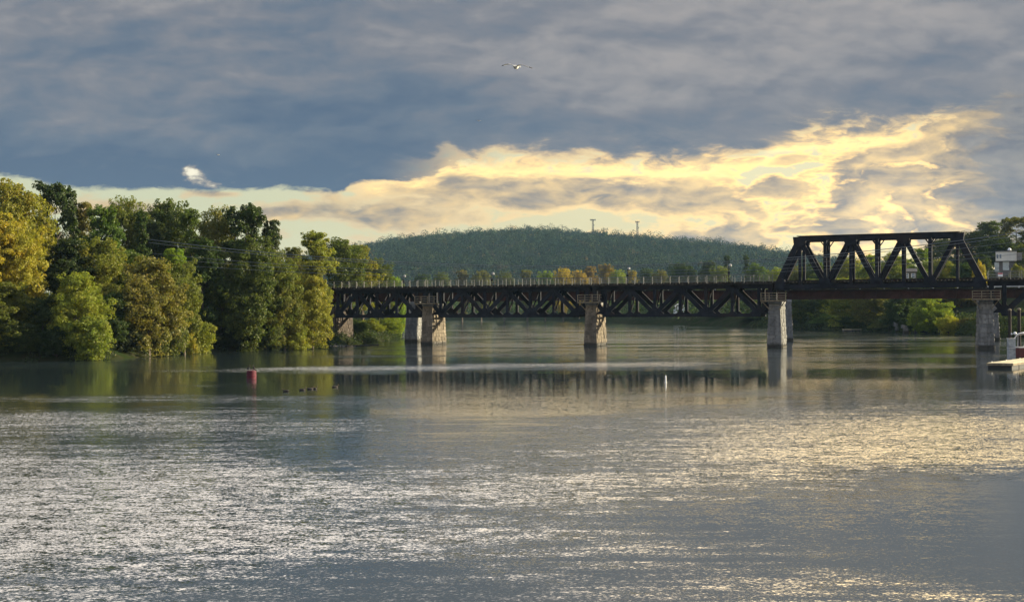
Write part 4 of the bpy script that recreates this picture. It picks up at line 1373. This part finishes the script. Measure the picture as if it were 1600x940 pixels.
# ---------------------------------------------------------------- masts on the hill
m_mast = pbr('mast_steel', (0.11, 0.10, 0.09), 0.6, var=0.2, scale=0.3)
for (px_, top, foot, lab, pan) in ((927, 343, 366, 'antenna mast on the hilltop with wide head, left of two', 5), (996.5, 346, 372, 'antenna mast on the hilltop, slimmer and right of two', 3)):
    p = at(px_, foot, HY - 10); h = at(px_, top, HY - 10).z - p.z
    e = empty('antenna_mast', p, lab, 'antenna mast', 'antenna masts on the far hill')
    mb = MB()
    b0, b1 = 1.5, 1.0
    for sx in (-1, 1):
        for sy in (-1, 1):
            mb.bar((sx * b0, sy * b0, 0), (sx * b1, sy * b1, h), .7, .7, (0, 1, 0))
    for i in range(8):
        z0, z1 = h * i / 8, h * (i + 1) / 8
        for sy in (-1, 1):
            mb.bar((-b0, sy * b0, z0), (b1, sy * b1, z1), .35, .35, (0, 1, 0)); mb.bar((b0, sy * b0, z0), (-b1, sy * b1, z1), .35, .35, (0, 1, 0))
    mb.build('lattice', m_mast, e)
    mb = MB()
    mb.box((0, 0, h - .8), (9.5 if pan == 5 else 6.5, 1.0, .6))
    for k in range(pan):
        x = (-4.5 + 9.0 * k / 4) if pan == 5 else (-3 + 3 * k)
        mb.box((x, -.8, h - .6), (1.3, 0.7, 3.0))
    mb.box((1.6, -.8, h * .62), (1.9, 1.0, 2.4)); mb.box((1.2, -.8, h * .33), (1.5, 1.0, 2.0))
    mb.build('antenna_panels', m_mast, e)

# ---------------------------------------------------------------- birds
m_gull_w = pbr('white_feathers', (0.62, 0.60, 0.56), 0.9, var=0.12, scale=14)
m_gull_g = pbr('grey_feathers', (0.24, 0.24, 0.25), 0.9, var=0.2, scale=14)
m_dark_f = pbr('dark_feathers', (0.035, 0.028, 0.024), 0.8, var=0.3, scale=14)
m_beak = pbr('bill', (0.34, 0.22, 0.07), 0.5, var=0.2, scale=14)


def body_tube(mb, pts, rad, n=10, squash=1.0):
    pts = [Vector(p) for p in pts]
    mb.tube(pts, rad, n)


def gull(p, span, label, rz=0.0, bank=0.0, k=1.0):
    e = empty('gull', p, label, 'bird', 'gulls in flight')
    e.rotation_euler = (0.12, bank, rz)
    q = span / 1.36
    mb = MB()
    mb.tube([Vector(v) * q for v in ((0, -.30, -.01), (0, -.275, 0), (0, -.22, .012), (0, -.15, .0), (0, -.04, -.02), (0, .10, -.015), (0, .20, .0), (0, .26, .005))],
            [r * q for r in (.012, .034, .046, .052, .082, .078, .045, .018)], 12)
    # fanned tail
    mb.add([Vector(v) * q for v in ((-.03, .18, .0), (.03, .18, .0), (.085, .38, .0), (0, .40, .004), (-.085, .38, .0), (-.03, .18, .016), (.03, .18, .016), (.085, .38, .008), (0, .40, .012), (-.085, .38, .008))],
           [(0, 1, 2, 3, 4), (9, 8, 7, 6, 5), (0, 5, 6, 1), (1, 6, 7, 2), (2, 7, 8, 3), (3, 8, 9, 4), (4, 9, 5, 0)])
    mb.build('body', m_gull_w, e, True)
    mb = MB(); mb.tube([Vector(v) * q for v in ((0, -.29, -.012), (0, -.335, -.018), (0, -.36, -.028))], [.013 * q, .010 * q, .003 * q], 6); mb.build('bill', m_beak, e)
    # arched wings: shoulder, wrist, tip
    for sx in (-1, 1):
        mb = MB()
        if sx < 0: st = [(.05, -.10, .10, .035), (.16, -.16, .10, .075), (.30, -.17, .07, .10), (.44, -.10, .05, .075), (.56, -.01, .05, .045), (.66, .08, .06, .015)]
        else: st = [(.05, -.10, .10, .035), (.16, -.16, .09, .080), (.30, -.16, .07, .085), (.44, -.09, .06, .040), (.56, .00, .06, .005), (.67, .08, .07, -.035)]
        vs = []
        for (x, le, te, z) in st:
            ch = te - le + .10
            vs += [(sx * x, le, z), (sx * x, le + ch * .3, z + .016), (sx * x, le + ch, z - .004), (sx * x, le + ch * .3, z - .012)]
        fs = []
        for i in range(len(st) - 1):
            for k_ in range(4):
                fs.append((i * 4 + k_, i * 4 + (k_ + 1) % 4, (i + 1) * 4 + (k_ + 1) % 4, (i + 1) * 4 + k_))
        fs += [(0, 1, 2, 3), tuple((len(st) - 1) * 4 + k_ for k_ in (3, 2, 1, 0))]
        n_in = 4
        mb.add([Vector(v) * q for v in vs], fs)
        wing = mb.build('wing', m_gull_g, e, True)
        wing.data.materials.append(m_gull_w); wing.data.materials.append(m_dark_f)
        for pol in wing.data.polygons:
            c = pol.center / q
            if pol.normal.z < -0.1 or c.y < -.10: pol.material_index = 1
            if abs(c.x) > .56: pol.material_index = 2


gull(at(808, 104, 57), 1.34, 'white and grey gull gliding with arched wings high over the river', rz=-0.35, bank=0.10)
gull(at(749.5, 188.5, 260), 1.3, 'tiny pale gull far off under the large gull', rz=0.5)
gull(at(342, 242, 320), 1.3, 'tiny dark bird far off before the blue cloud at left', rz=1.2)


def duck(p, label, rz, mat2=None):
    e = empty('duck', p, label, 'duck', 'ducks swimming by the red buoy')
    e.rotation_euler = (0, 0, rz); e.scale = (0.85,) * 3
    mb = MB()
    mb.tube([(-.30, 0, .10), (-.26, 0, .11), (-.15, 0, .08), (0, 0, .06), (.13, 0, .07), (.20, 0, .10), (.225, 0, .17), (.235, 0, .235), (.255, 0, .275), (.285, 0, .265)],
            [.01, .05, .10, .125, .11, .075, .045, .042, .05, .028], 10)
    mb.build('body', mat2 or m_dark_f, e, True)
    mb = MB(); mb.tube([(.285, 0, .262), (.325, 0, .252), (.35, 0, .248)], [.022, .02, .012], 6); mb.build('bill', m_beak, e)


for px_, py_, rz, lab in ((446, 611.5, 3.0, 'duck swimming leftmost and lowest of five'), (472, 609.5, 0.1, 'dark duck second from the left in the line of five'),
                          (484.5, 608, 0.2, 'dark duck, left of the close pair'), (490.5, 607.6, -0.2, 'dark duck, right of the close pair'),
                          (523, 605, 0.3, 'duck farthest right in the line of five')):
    duck(on_water(px_, py_) + Vector((0, 0, -.02)), lab, rz)

# ---------------------------------------------------------------- red buoy with two birds
m_red_b = pbr('red_buoy_paint', (0.080, 0.005, 0.015), 0.7, var=0.25, scale=3.0, dirt=(0.018, 0.003, 0.007), stretch=(1, 1, 0.3))
bp0 = on_water(392.5, 590.5)
e = empty('buoy', bp0, 'red can buoy floating in front of the left bank with birds perched on it', 'buoy')
mb = MB(); mb.lathe((0, 0, -.7), [(.36, 0), (.42, .15), (.42, .85), (.415, 1.28), (.39, 1.35), (.30, 1.37)], 24); mb.build('can', m_red_b, e, False)
mb = MB(); mb.lathe((0, 0, .14), [(.425, 0), (.44, .03), (.44, .09), (.425, .12)], 24); mb.build('band', m_red_b, e)
mb = MB(); mb.tube([(-.13, 0, .65), (-.11, 0, .75), (0, 0, .78), (.11, 0, .75), (.13, 0, .65)], .028, 8); mb.build('lifting_eye', m_red_b, e)


def perched(p, label, rz):
    o_ = empty('perched_bird', p, label, 'bird', 'birds perched on the buoy')
    o_.rotation_euler = (0, 0, rz)
    mb = MB()
    mb.tube([(-.17, 0, .02), (-.12, 0, .09), (-.05, 0, .17), (.0, 0, .25), (.03, 0, .33), (.035, 0, .39), (.05, 0, .43), (.08, 0, .42)], [.012, .04, .075, .078, .045, .035, .042, .022], 10)
    mb.tube([(.0, .03, .18), (.01, .03, .0)], .012, 5); mb.tube([(.0, -.03, .18), (.01, -.03, .0)], .012, 5)
    mb.build('body', m_dark_f, o_, True)
    mb = MB(); mb.tube([(.08, 0, .42), (.14, 0, .405)], [.016, .006], 6); mb.build('bill', m_beak, o_)


perched(bp0 + Vector((-.22, -.05, .67)), 'small dark bird on the left rim of the red buoy', 0.3)
perched(bp0 + Vector((.21, -.05, .67)), 'small dark bird on the right rim of the red buoy', 2.8)

# ---------------------------------------------------------------- floating dock, boat and piles at the right
m_deckw = pbr('pale_dock_boards', (0.74, 0.64, 0.42), 0.8, var=0.15, scale=2.5)
m_float = pbr('black_dock_float', (0.020, 0.019, 0.020), 0.6, var=0.3, scale=3)
dk0 = on_water(1542, 575.2)
dk_dir = Vector((0.545, 0.838, 0)); dk_n = Vector((0.838, -0.545, 0))
e = empty('floating_dock', dk0, 'sunlit pale floating dock entering at the right edge', 'dock')
f = lambda a, b_, z: dk_dir * a + dk_n * b_ + Vector((0, 0, z))
DL, DW = 26.0, 2.3
mb = MB()
nb = int(DL / 0.30)
for i in range(nb):
    mb.box(f(0.15 + i * 0.30, DW / 2, 0.50 + 0.006 * (i % 3)), (0.27, DW, 0.06), (dk_dir, dk_n, Vector((0, 0, 1))))
mb.build('deck_boards', m_deckw, e)
mb = MB()
mb.box(f(DL / 2, -0.035, 0.40), (DL, 0.06, 0.22), (dk_dir, dk_n, Vector((0, 0, 1)))); mb.box(f(DL / 2, DW + .035, 0.40), (DL, 0.06, 0.22), (dk_dir, dk_n, Vector((0, 0, 1))))
mb.box(f(-0.035, DW / 2, 0.40), (0.06, DW + .14, 0.22), (dk_dir, dk_n, Vector((0, 0, 1))))
mb.build('fender_strip', m_wood, e)
mb = MB()
for i in range(9):
    mb.box(f(1.35 + i * 2.85, DW / 2, 0.10), (2.6, DW - .12, 0.44), (dk_dir, dk_n, Vector((0, 0, 1))))
mb.build('floats', m_float, e)
for i, a in enumerate((1.0, 6.5, 12.0)):
    mb = MB(); mb.bar(f(a - .14, .16, .60), f(a + .14, .16, .60), .05, .06, dk_n); mb.bar(f(a, .16, .50), f(a, .16, .62), .06, .06, dk_n); mb.build('cleat', m_galv, e)

m_pile = pbr('brown_timber_pile', (0.024, 0.017, 0.014), 0.9, var=0.35, scale=2.0, stretch=(1, 1, .25))
for px_, top, foot, lab, r in ((1577.5, 483, 553, 'tall brown mooring pile, left of two beside the dock', .21), (1592, 482, 552, 'tall brown mooring pile, right of two and nearer the boat', .22)):
    p = on_water(px_, foot); h = at(px_, top, p.y).z
    e = empty('mooring_pile', p, lab, 'pile', 'mooring piles by the dock')
    mb = MB(); mb.tube([(0, 0, -1.5), (0, 0, 1), (0, 0, h - .1), (0, 0, h)], [r * 1.05, r, r * .93, r * .8], 12); mb.build('shaft', m_pile, e, True)
    mb = MB(); mb.lathe((0, 0, h), [(r * 1.05, -.16), (r * 1.05, 0), (r * .2, .10)], 12); mb.build('cap', m_wood, e)
m_grey = pbr('grey_cabinet', (0.30, 0.32, 0.33), 0.6, var=0.15, scale=2.5, dirt=(.18, .19, .20))
p = on_water(1579, 560.5) + Vector((-.1, -.4, 0))
hh = at(1578, 529, p.y).z
e = empty('dock_pedestal', p, 'grey box on the water in front of the left mooring pile', 'service pedestal')
mb = MB(); mb.box((0, 0, hh * .5 - .2), (.75, .6, hh + .4)); mb.build('cabinet', m_grey, e)
mb = MB(); mb.box((0, -.01, hh * .55), (.80, .64, .06)); mb.box((0, 0, hh + .03), (.84, .70, .07)); mb.build('trim', m_galv, e)
m_globe = pbr('white_globe', (0.75, 0.75, 0.76), 0.4, var=0.05)
for px_, py_, lab in ((1580.3, 521.5, 'small white globe lamp between the piles, left one'), (1585.5, 520.5, 'white globe lamp between the piles, larger right one')):
    p = at(px_, py_, 168.0); r = .11 if px_ < 1582 else .19
    e = empty('globe_lamp', Vector((p.x, p.y, 0)), lab, 'lamp', 'globe lamps between the piles')
    mb = MB(); mb.tube([(0, 0, -.8), (0, 0, p.z - r * .8)], .045, 8); mb.build('post', m_steel, e)
    mb = MB(); mb.lathe((0, 0, p.z), [(r * .2, -r), (r * .75, -r * .7), (r, 0), (r * .75, r * .7), (r * .2, r)], 14); mb.build('globe', m_globe, e, True)

# cabin boat, its bow in the picture
m_hull = pbr('maroon_hull', (0.105, 0.034, 0.034), 0.4, var=0.2, scale=1.5)
m_white = pbr('white_gelcoat', (0.66, 0.65, 0.64), 0.35, var=0.06, scale=1.5)
m_glass = pbr('dark_boat_glass', (0.03, 0.04, 0.055), 0.12, var=0.2, spec=0.6)
p = on_water(1587.0, 560.0) + Vector((0, 0, 0))
e = empty('cabin_boat', p, 'maroon boat with white arched canopy moored at the right edge', 'boat')
bd = Vector((0.93, 0.37, 0)); bn = Vector((-0.37, 0.93, 0))
f = lambda a, b_, z: bd * a + bn * b_ + Vector((0, 0, z))
secs = [(0.0, .55, .05), (.5, .95, -.15), (2.0, 1.2, -.3), (5.0, 1.25, -.3), (7.5, 1.15, -.3)]
mb = MB(); vs = []; fs = []
for (a, hw, zb_) in secs:
    vs += [f(a, -hw, 1.25), f(a + .1, -hw * .85, .2), f(a + .15, 0, zb_), f(a + .1, hw * .85, .2), f(a, hw, 1.25)]
for i in range(len(secs) - 1):
    for k_ in range(4):
        fs.append((i * 5 + k_, i * 5 + k_ + 1, (i + 1) * 5 + k_ + 1, (i + 1) * 5 + k_))
    fs.append((i * 5, (i + 1) * 5, (i + 1) * 5 + 4, i * 5 + 4))
fs += [(0, 1, 2, 3, 4), (20, 24, 23, 22, 21)]
mb.add(vs, fs); mb.build('hull', m_hull, e)
mb = MB()
for i in range(len(secs) - 1):
    for sg in (-1, 1):
        mb.bar(f(secs[i][0], sg * (secs[i][1] + .03), 1.28), f(secs[i + 1][0], sg * (secs[i + 1][1] + .03), 1.28), .10, .10, (0, 0, 1))
mb.bar(f(-.02, -.55, 1.28), f(-.02, .55, 1.28), .10, .10, (0, 0, 1)); mb.build('gunwale', m_white, e)
mb = MB()
for sg in (-1, 1):
    mb.tube([f(.3, sg * .9, 1.3), f(.55, sg * .92, 2.2), f(1.0, sg * .85, 2.75), f(1.9, sg * .8, 2.95), f(5, sg * .8, 2.95)], .06, 8)
for a in (.55, 2.4, 4.4):
    mb.tube([f(a + .5, -.9, 1.3), f(a + .5, -.85, 2.8), f(a + .5, .85, 2.8), f(a + .5, .9, 1.3)], .04, 6)
mb.build('canopy_frame', m_white, e)
mb = MB(); vs = []
for a in (.95, 1.9, 3.2, 5.0):
    for b_, z in ((-.95, 2.72), (-.5, 2.95), (0, 3.02), (.5, 2.95), (.95, 2.72)):
        vs.append(f(a, b_, z + (0 if a > 1 else -.12)))
for a in (.95, 1.9, 3.2, 5.0):
    for b_, z in ((-.95, 2.66), (-.5, 2.89), (0, 2.96), (.5, 2.89), (.95, 2.66)):
        vs.append(f(a, b_, z + (0 if a > 1 else -.12)))
fs = []
for off in (0, 20):
    for i in range(3):
        for k_ in range(4): fs.append((off + i * 5 + k_, off + i * 5 + k_ + 1, off + (i + 1) * 5 + k_ + 1, off + (i + 1) * 5 + k_))
for i in range(3):
    fs.append((i * 5, (i + 1) * 5, (i + 1) * 5 + 20, i * 5 + 20)); fs.append((i * 5 + 4, i * 5 + 24, (i + 1) * 5 + 24, (i + 1) * 5 + 4))
for k_ in range(4):
    fs.append((k_, k_ + 20, k_ + 21, k_ + 1)); fs.append((15 + k_, 16 + k_, 36 + k_, 35 + k_))
mb.add(vs, fs); mb.build('canopy', m_white, e)
mb = MB(); mb.hexa([f(1.9, -.8, 1.2), f(4.6, -.8, 1.2), f(4.6, .8, 1.2), f(1.9, .8, 1.2), f(2.3, -.7, 2.1), f(4.4, -.7, 2.1), f(4.4, .7, 2.1), f(2.3, .7, 2.1)]); mb.build('cabin', m_hull, e)
mb = MB(); mb.hexa([f(1.82, -.7, 1.45), f(1.95, -.7, 1.45), f(1.95, .7, 1.45), f(1.82, .7, 1.45), f(2.18, -.62, 2.05), f(2.31, -.62, 2.05), f(2.31, .62, 2.05), f(2.18, .62, 2.05)]); mb.build('windscreen', m_glass, e)

# ---------------------------------------------------------------- buildings and shore works
m_wallw = pbr('white_cladding', (0.62, 0.60, 0.54), 0.8, var=0.08, scale=0.6, stretch=(1, 1, .3), dirt=(.50, .47, .42))
m_win = pbr('window_glass', (0.16, 0.20, 0.25), 0.15, var=0.3, scale=0.8, spec=0.6)
m_roof = pbr('dark_roofing', (0.075, 0.07, 0.068), 0.9, var=0.25)
p = at(1571, 441, 400); X0, X1 = at(1557, 400, 400).x - p.x, at(1588, 400, 400).x - p.x
ZA, ZC = at(1571, 393, 400).z - p.z, at(1571, 407.5, 400).z - p.z
gz0 = float(ground_z(p.x, p.y)) - p.z - .5
e = empty('white_building', p, 'white flat roofed building with a domed roof vent on the wooded slope', 'building', rz=-0.33)
mb = MB(); mb.box(((X0 + X1) / 2, 3.5, (ZA + ZC) / 2), (X1 - X0, 7, ZA - ZC)); mb.build('upper_wall', m_wallw, e)
mb = MB(); mb.box(((X0 + X1) / 2 - .3, 3.9, (ZC + gz0) / 2 - .01), (X1 - X0 - .6, 6.2, ZC - gz0 - .02)); mb.build('lower_wall', pbr('dark_cladding', (0.11, .10, .10), .8), e)
mb = MB(); mb.box(((X0 + X1) / 2, 3.5, ZA + .12), (X1 - X0 + .3, 7.3, .22)); mb.build('roof', m_roof, e)
for x, wd, z0, z1 in ((X0 + .3, 1.2, ZC - 3.0, ZC - .3), (X0 + 2.75, 1.7, ZC - 2.6, ZC - .2)):
    mb = MB(); mb.box((x, .76, (z0 + z1) / 2), (wd, .10, z1 - z0)); mb.build('window', pbr('pale_window', (.42, .46, .46), .2, var=.25, scale=.8), e)
mb = MB(); mb.box((X0 + .5, -.03, ZC + (ZA - ZC) * .5), (.5, .06, 1.1)); mb.box((X0 + 1.3, -.03, ZC + (ZA - ZC) * .5), (.5, .06, 1.1)); mb.build('window', m_win, e)
mb = MB(); mb.lathe((X1 - 1.9, 2.0, ZA + .23), [(.5, 0), (.5, .35), (.42, .6), (.22, .82), (.05, .9)], 12); mb.build('roof_vent', m_globe, e, True)
mb = MB(); mb.box((X1 + .75, 3.6, (ZA + ZC) / 2 - .05), (1.4, 5.6, ZA - ZC - .5)); mb.build('side_wing', pbr('grey_cladding', (.20, .19, .18), .8), e)

m_brick = pbr('pale_siding', (0.40, 0.36, 0.28), 0.85, var=0.1, scale=1.0)
p = at(1422, 436, 372)
e = empty('small_house', Vector((p.x, p.y, float(ground_z(p.x, p.y)) - .2)), 'small house with two white framed windows seen through the truss', 'house', rz=-0.27)
zr = p.z - (float(ground_z(p.x, p.y)) - .2)
mb = MB(); mb.box((0, 2.5, (zr + 2.0) / 2), (3.4, 5, zr + 2.0)); mb.build('wall', pbr('dark_siding', (.10, .085, .06), .85), e)
mb = MB(); mb.add([(-1.9, -.3, zr + 2.0), (1.9, -.3, zr + 2.0), (1.9, 5.3, zr + 2.0), (-1.9, 5.3, zr + 2.0), (-1.9, 2.5, zr + 2.9), (1.9, 2.5, zr + 2.9)],
                  [(0, 1, 5, 4), (2, 3, 4, 5), (0, 4, 3), (1, 2, 5), (0, 3, 2, 1)]); mb.build('roof', m_roof, e)
for x in (-.85, .85):
    mb = MB(); mb.box((x, -.04, zr + .9), (1.1, .08, 1.3)); fr = mb.build('window', m_wallw, e)
    mb = MB(); mb.box((x, -.09, zr + 1.2), (.75, .04, .5)); mb.box((x, -.09, zr + .6), (.75, .04, .5)); mb.build('pane', m_win, fr)

p = at(1064, 492, 560)
e = empty('white_boathouse', Vector((p.x, p.y, float(max(0.2, ground_z(p.x, p.y + 6))) - .3)), 'bright white gabled boathouse glimpsed through the deck truss', 'building')
mb = MB(); mb.hexa([(-2.2, 0, 0), (2.2, 0, 0), (2.2, 7, 0), (-2.2, 7, 0), (-2.2, 0, 3.2), (2.2, 0, 3.2), (2.2, 7, 3.2), (-2.2, 7, 3.2)])
mb.add([(-2.2, 0, 3.2), (2.2, 0, 3.2), (0, 0, 5.0), (-2.2, .2, 3.2), (2.2, .2, 3.2), (0, .2, 5.0)], [(0, 1, 2), (5, 4, 3), (0, 3, 4, 1), (1, 4, 5, 2), (2, 5, 3, 0)])
mb.build('wall', pbr('bright_white_paint', (.80, .80, .80), .7, var=.04), e)
mb = MB(); mb.add([(-2.6, -.3, 3.05), (0, -.3, 5.2), (2.6, -.3, 3.05), (-2.6, 7.3, 3.05), (0, 7.3, 5.2), (2.6, 7.3, 3.05), (-2.6, -.3, 3.2), (0, -.3, 5.35), (2.6, -.3, 3.2), (-2.6, 7.3, 3.2), (0, 7.3, 5.35), (2.6, 7.3, 3.2)],
                  [(0, 1, 4, 3), (1, 2, 5, 4), (6, 9, 10, 7), (7, 10, 11, 8), (0, 6, 7, 1), (1, 7, 8, 2), (3, 4, 10, 9), (4, 5, 11, 10), (0, 3, 9, 6), (2, 8, 11, 5)]); mb.build('roof', m_galv, e)
mb = MB(); mb.box((.2, -.04, 1.1), (1.3, .08, 2.2)); mb.build('door', m_win, e)

m_oldc = stone_mat('old_concrete', (0.12, 0.115, 0.105), (0.16, 0.15, 0.135), (0.08, 0.08, 0.07))
# concrete remains on the right shore
for (px_, foot, w_, h, lab) in ((1402, 519, 1.0, 2.4, 'narrow concrete block at the right waterline, left of three'), (1415, 520.5, 1.2, 2.0, 'pale concrete block at the right waterline, middle of three'),
                                (1441, 520.5, 3.6, 2.9, 'broad stepped concrete block at the right waterline, right of three')):
    p = on_water(px_, foot)
    e = empty('concrete_block', p, lab, 'concrete block', 'concrete remains on the right shore')
    rng_ = random.Random(px_)
    mb = MB(); masonry(mb, 3.0, w_, h * .62, .1, .04, rng_, course=h * .31, stone=w_ * .5, along=Vector((.25, .97, 0)), rough=.04); mb.build('base', m_oldc, e)
    mb = MB(); mb.hexa([(-w_ * .42, .5, h * .6), (w_ * .35, .35, h * .6), (w_ * .5, 2.6, h * .6), (-w_ * .25, 2.8, h * .6), (-w_ * .38, .6, h), (-w_ * .05, .5, h * .93), (w_ * .1, 2.4, h * .97), (-w_ * .22, 2.6, h * 1.02)])
    mb.hexa([(w_ * .12, .5, h * .6), (w_ * .42, .45, h * .6), (w_ * .5, 2.5, h * .6), (w_ * .2, 2.6, h * .6), (w_ * .15, .6, h * .9), (w_ * .36, .55, h * .86), (w_ * .45, 2.3, h * .88), (w_ * .22, 2.4, h * .92)])
    mb.build('broken_top', m_oldc, e)

p0 = on_water(1318, 517.2); p1 = on_water(1362, 517.0)
e = empty('floating_landing', p0, 'low grey floating landing on the shaded right shore', 'landing')
dd = (p1 - p0); L = dd.length; dd.normalize(); nn = Vector((-dd.y, dd.x, 0))
f = lambda a, b_, z: dd * a + nn * b_ + Vector((0, 0, z))
mb = MB()
for i in range(int(L / .4)): mb.box(f(.2 + .4 * i, 1.2, .42), (.36, 2.4, .07), (dd, nn, Vector((0, 0, 1))))
mb.build('deck_boards', m_deckw, e)
mb = MB()
for i in range(3): mb.box(f(L * (i + .5) / 3, 1.2, .12), (L / 3 - .3, 2.2, .5), (dd, nn, Vector((0, 0, 1))))
mb.build('floats', m_float, e)
ga, gb = at(1359, 514.5, p1.y + 1.2), at(1387, 505.0, p1.y + 3.0)
e = empty('gangway', ga, 'pale truss sided gangway slanting up from the floating landing', 'gangway')
dd = gb - ga; n2 = Vector((-dd.y, dd.x, 0)).normalized(); up = Vector((0, 0, 1))
for w_ in (0.0, 1.3):
    mb = MB()
    mb.bar(n2 * w_, dd + n2 * w_, .14, .10, n2); mb.bar(n2 * w_ + up * 1.15, dd + n2 * w_ + up * 1.15, .14, .10, n2)
    for i in range(7):
        a = dd * (i / 6)
        mb.bar(a + n2 * w_, a + n2 * w_ + up * 1.15, .10, .10, n2)
        if i < 6: mb.bar(a + n2 * w_, dd * ((i + 1) / 6) + n2 * w_ + up * 1.15, .09, .08, n2)
    mb.build('side_truss', m_galv, e)
mb = MB(); mb.bar(n2 * .65, dd + n2 * .65, .06, 1.2, n2); mb.build('walkway', m_galv, e)

# sign on the railing right of the truss
s_ = 32.0
while (bp_(s_) - NRM * .75).x / (bp_(s_) - NRM * .75).y < (1540 - 800) / FPX: s_ += .02
p = bp_(s_) - NRM * .80
e = empty('railing_sign', p + Vector((0, 0, 9.95)), 'small white sign with red band on the railing right of the truss', 'sign')
mb = MB(); mb.box((0, 0, .35), (.62, .04, .5), (D, NRM, Vector((0, 0, 1)))); mb.build('plate', m_globe, e)
mb = MB(); mb.box(NRM * -.03 + Vector((0, 0, .50)), (.60, .04, .16), (D, NRM, Vector((0, 0, 1)))); mb.build('red_band', pbr('sign_red', (.45, .03, .04), .5), e)

# boom and drift log by the abutment
mb = MB(); P = [on_water(x, y) + Vector((0, 0, .06)) for x, y in ((541, 541.2), (556, 540.4), (572, 539.8), (590, 539.2))]
o0 = P[0].copy(); mb.tube([q - o0 for q in P], .10, 6)
for q in P: mb.lathe(q - o0, [(.05, -.2), (.2, -.1), (.2, .1), (.05, .2)], 8, Vector((1, .3, 0)))
bm_ = mb.build('floating_boom', m_float); bm_.location = o0; tag(bm_, 'dark floating boom stretched beside the abutment under the bridge', 'boom')
mb = MB(); P = [on_water(x, y) + Vector((0, 0, .08)) for x, y in ((506, 542.0), (520, 541.8), (533, 541.3), (546, 540.9))]
o0 = P[0].copy(); mb.tube([q - o0 for q in P], [.22, .20, .17, .10], 8)
mb.tube([P[1] - o0, P[1] - o0 + Vector((.5, .3, .55))], [.07, .03], 5)
lg = mb.build('drift_log', m_pale_bark, None, True); lg.location = o0; tag(lg, 'pale drift log lying at the waterline before the stone abutment', 'log')

# slim white spar added in mid river to stand for a glint
p = on_water(1039.5, 597.5); h = at(1039.5, 586, p.y).z
e = empty('glint_spar', p, 'slim cream white spar standing for a glint on the calm water right of centre', 'glint stand-in')
mb = MB(); mb.lathe((0, 0, -.8), [(.04, 0), (.055, .2), (.055, .75), (.05, h + .72), (.025, h + .8)], 12); mb.build('spar', m_globe, e, True)
mb = MB(); mb.lathe((0, 0, -.06), [(.08, 0), (.10, .04), (.10, .09), (.08, .12)], 14); mb.build('glint_collar', m_wallw, e, True)
# ---------------------------------------------------------------- the air
m_haze, n, out = new_mat('haze')
v = n.new('ShaderNodeVolumePrincipled')
v.inputs['Color'].default_value = (0.42, 0.70, 1.0, 1)
v.inputs['Density'].default_value = 0.000038
v.inputs['Anisotropy'].default_value = 0.0
n.t.links.new(v.outputs[0], out.inputs['Volume'])
mb = MB(); mb.box((0, 1700, 100), (7600, 4600, 212))
hz_ = mb.build('haze', m_haze)
tag(hz_, 'thin blue evening haze over the river valley', 'haze', kind='stuff')
SC.cycles.max_bounces = 8
SC.cycles.diffuse_bounces = 2
SC.cycles.glossy_bounces = 4
SC.cycles.transmission_bounces = 4
SC.cycles.transparent_max_bounces = 6
SC.cycles.volume_bounces = 0
SC.cycles.sample_clamp_indirect = 4.0
SC.cycles.sample_clamp_direct = 12.0
SC.cycles.use_denoising = True
SC.cycles.denoiser = 'OPENIMAGEDENOISE'
SC.cycles.denoising_input_passes = 'RGB_ALBEDO_NORMAL'
SC.cycles.denoising_prefilter = 'ACCURATE'
SC.cycles.use_adaptive_sampling = False
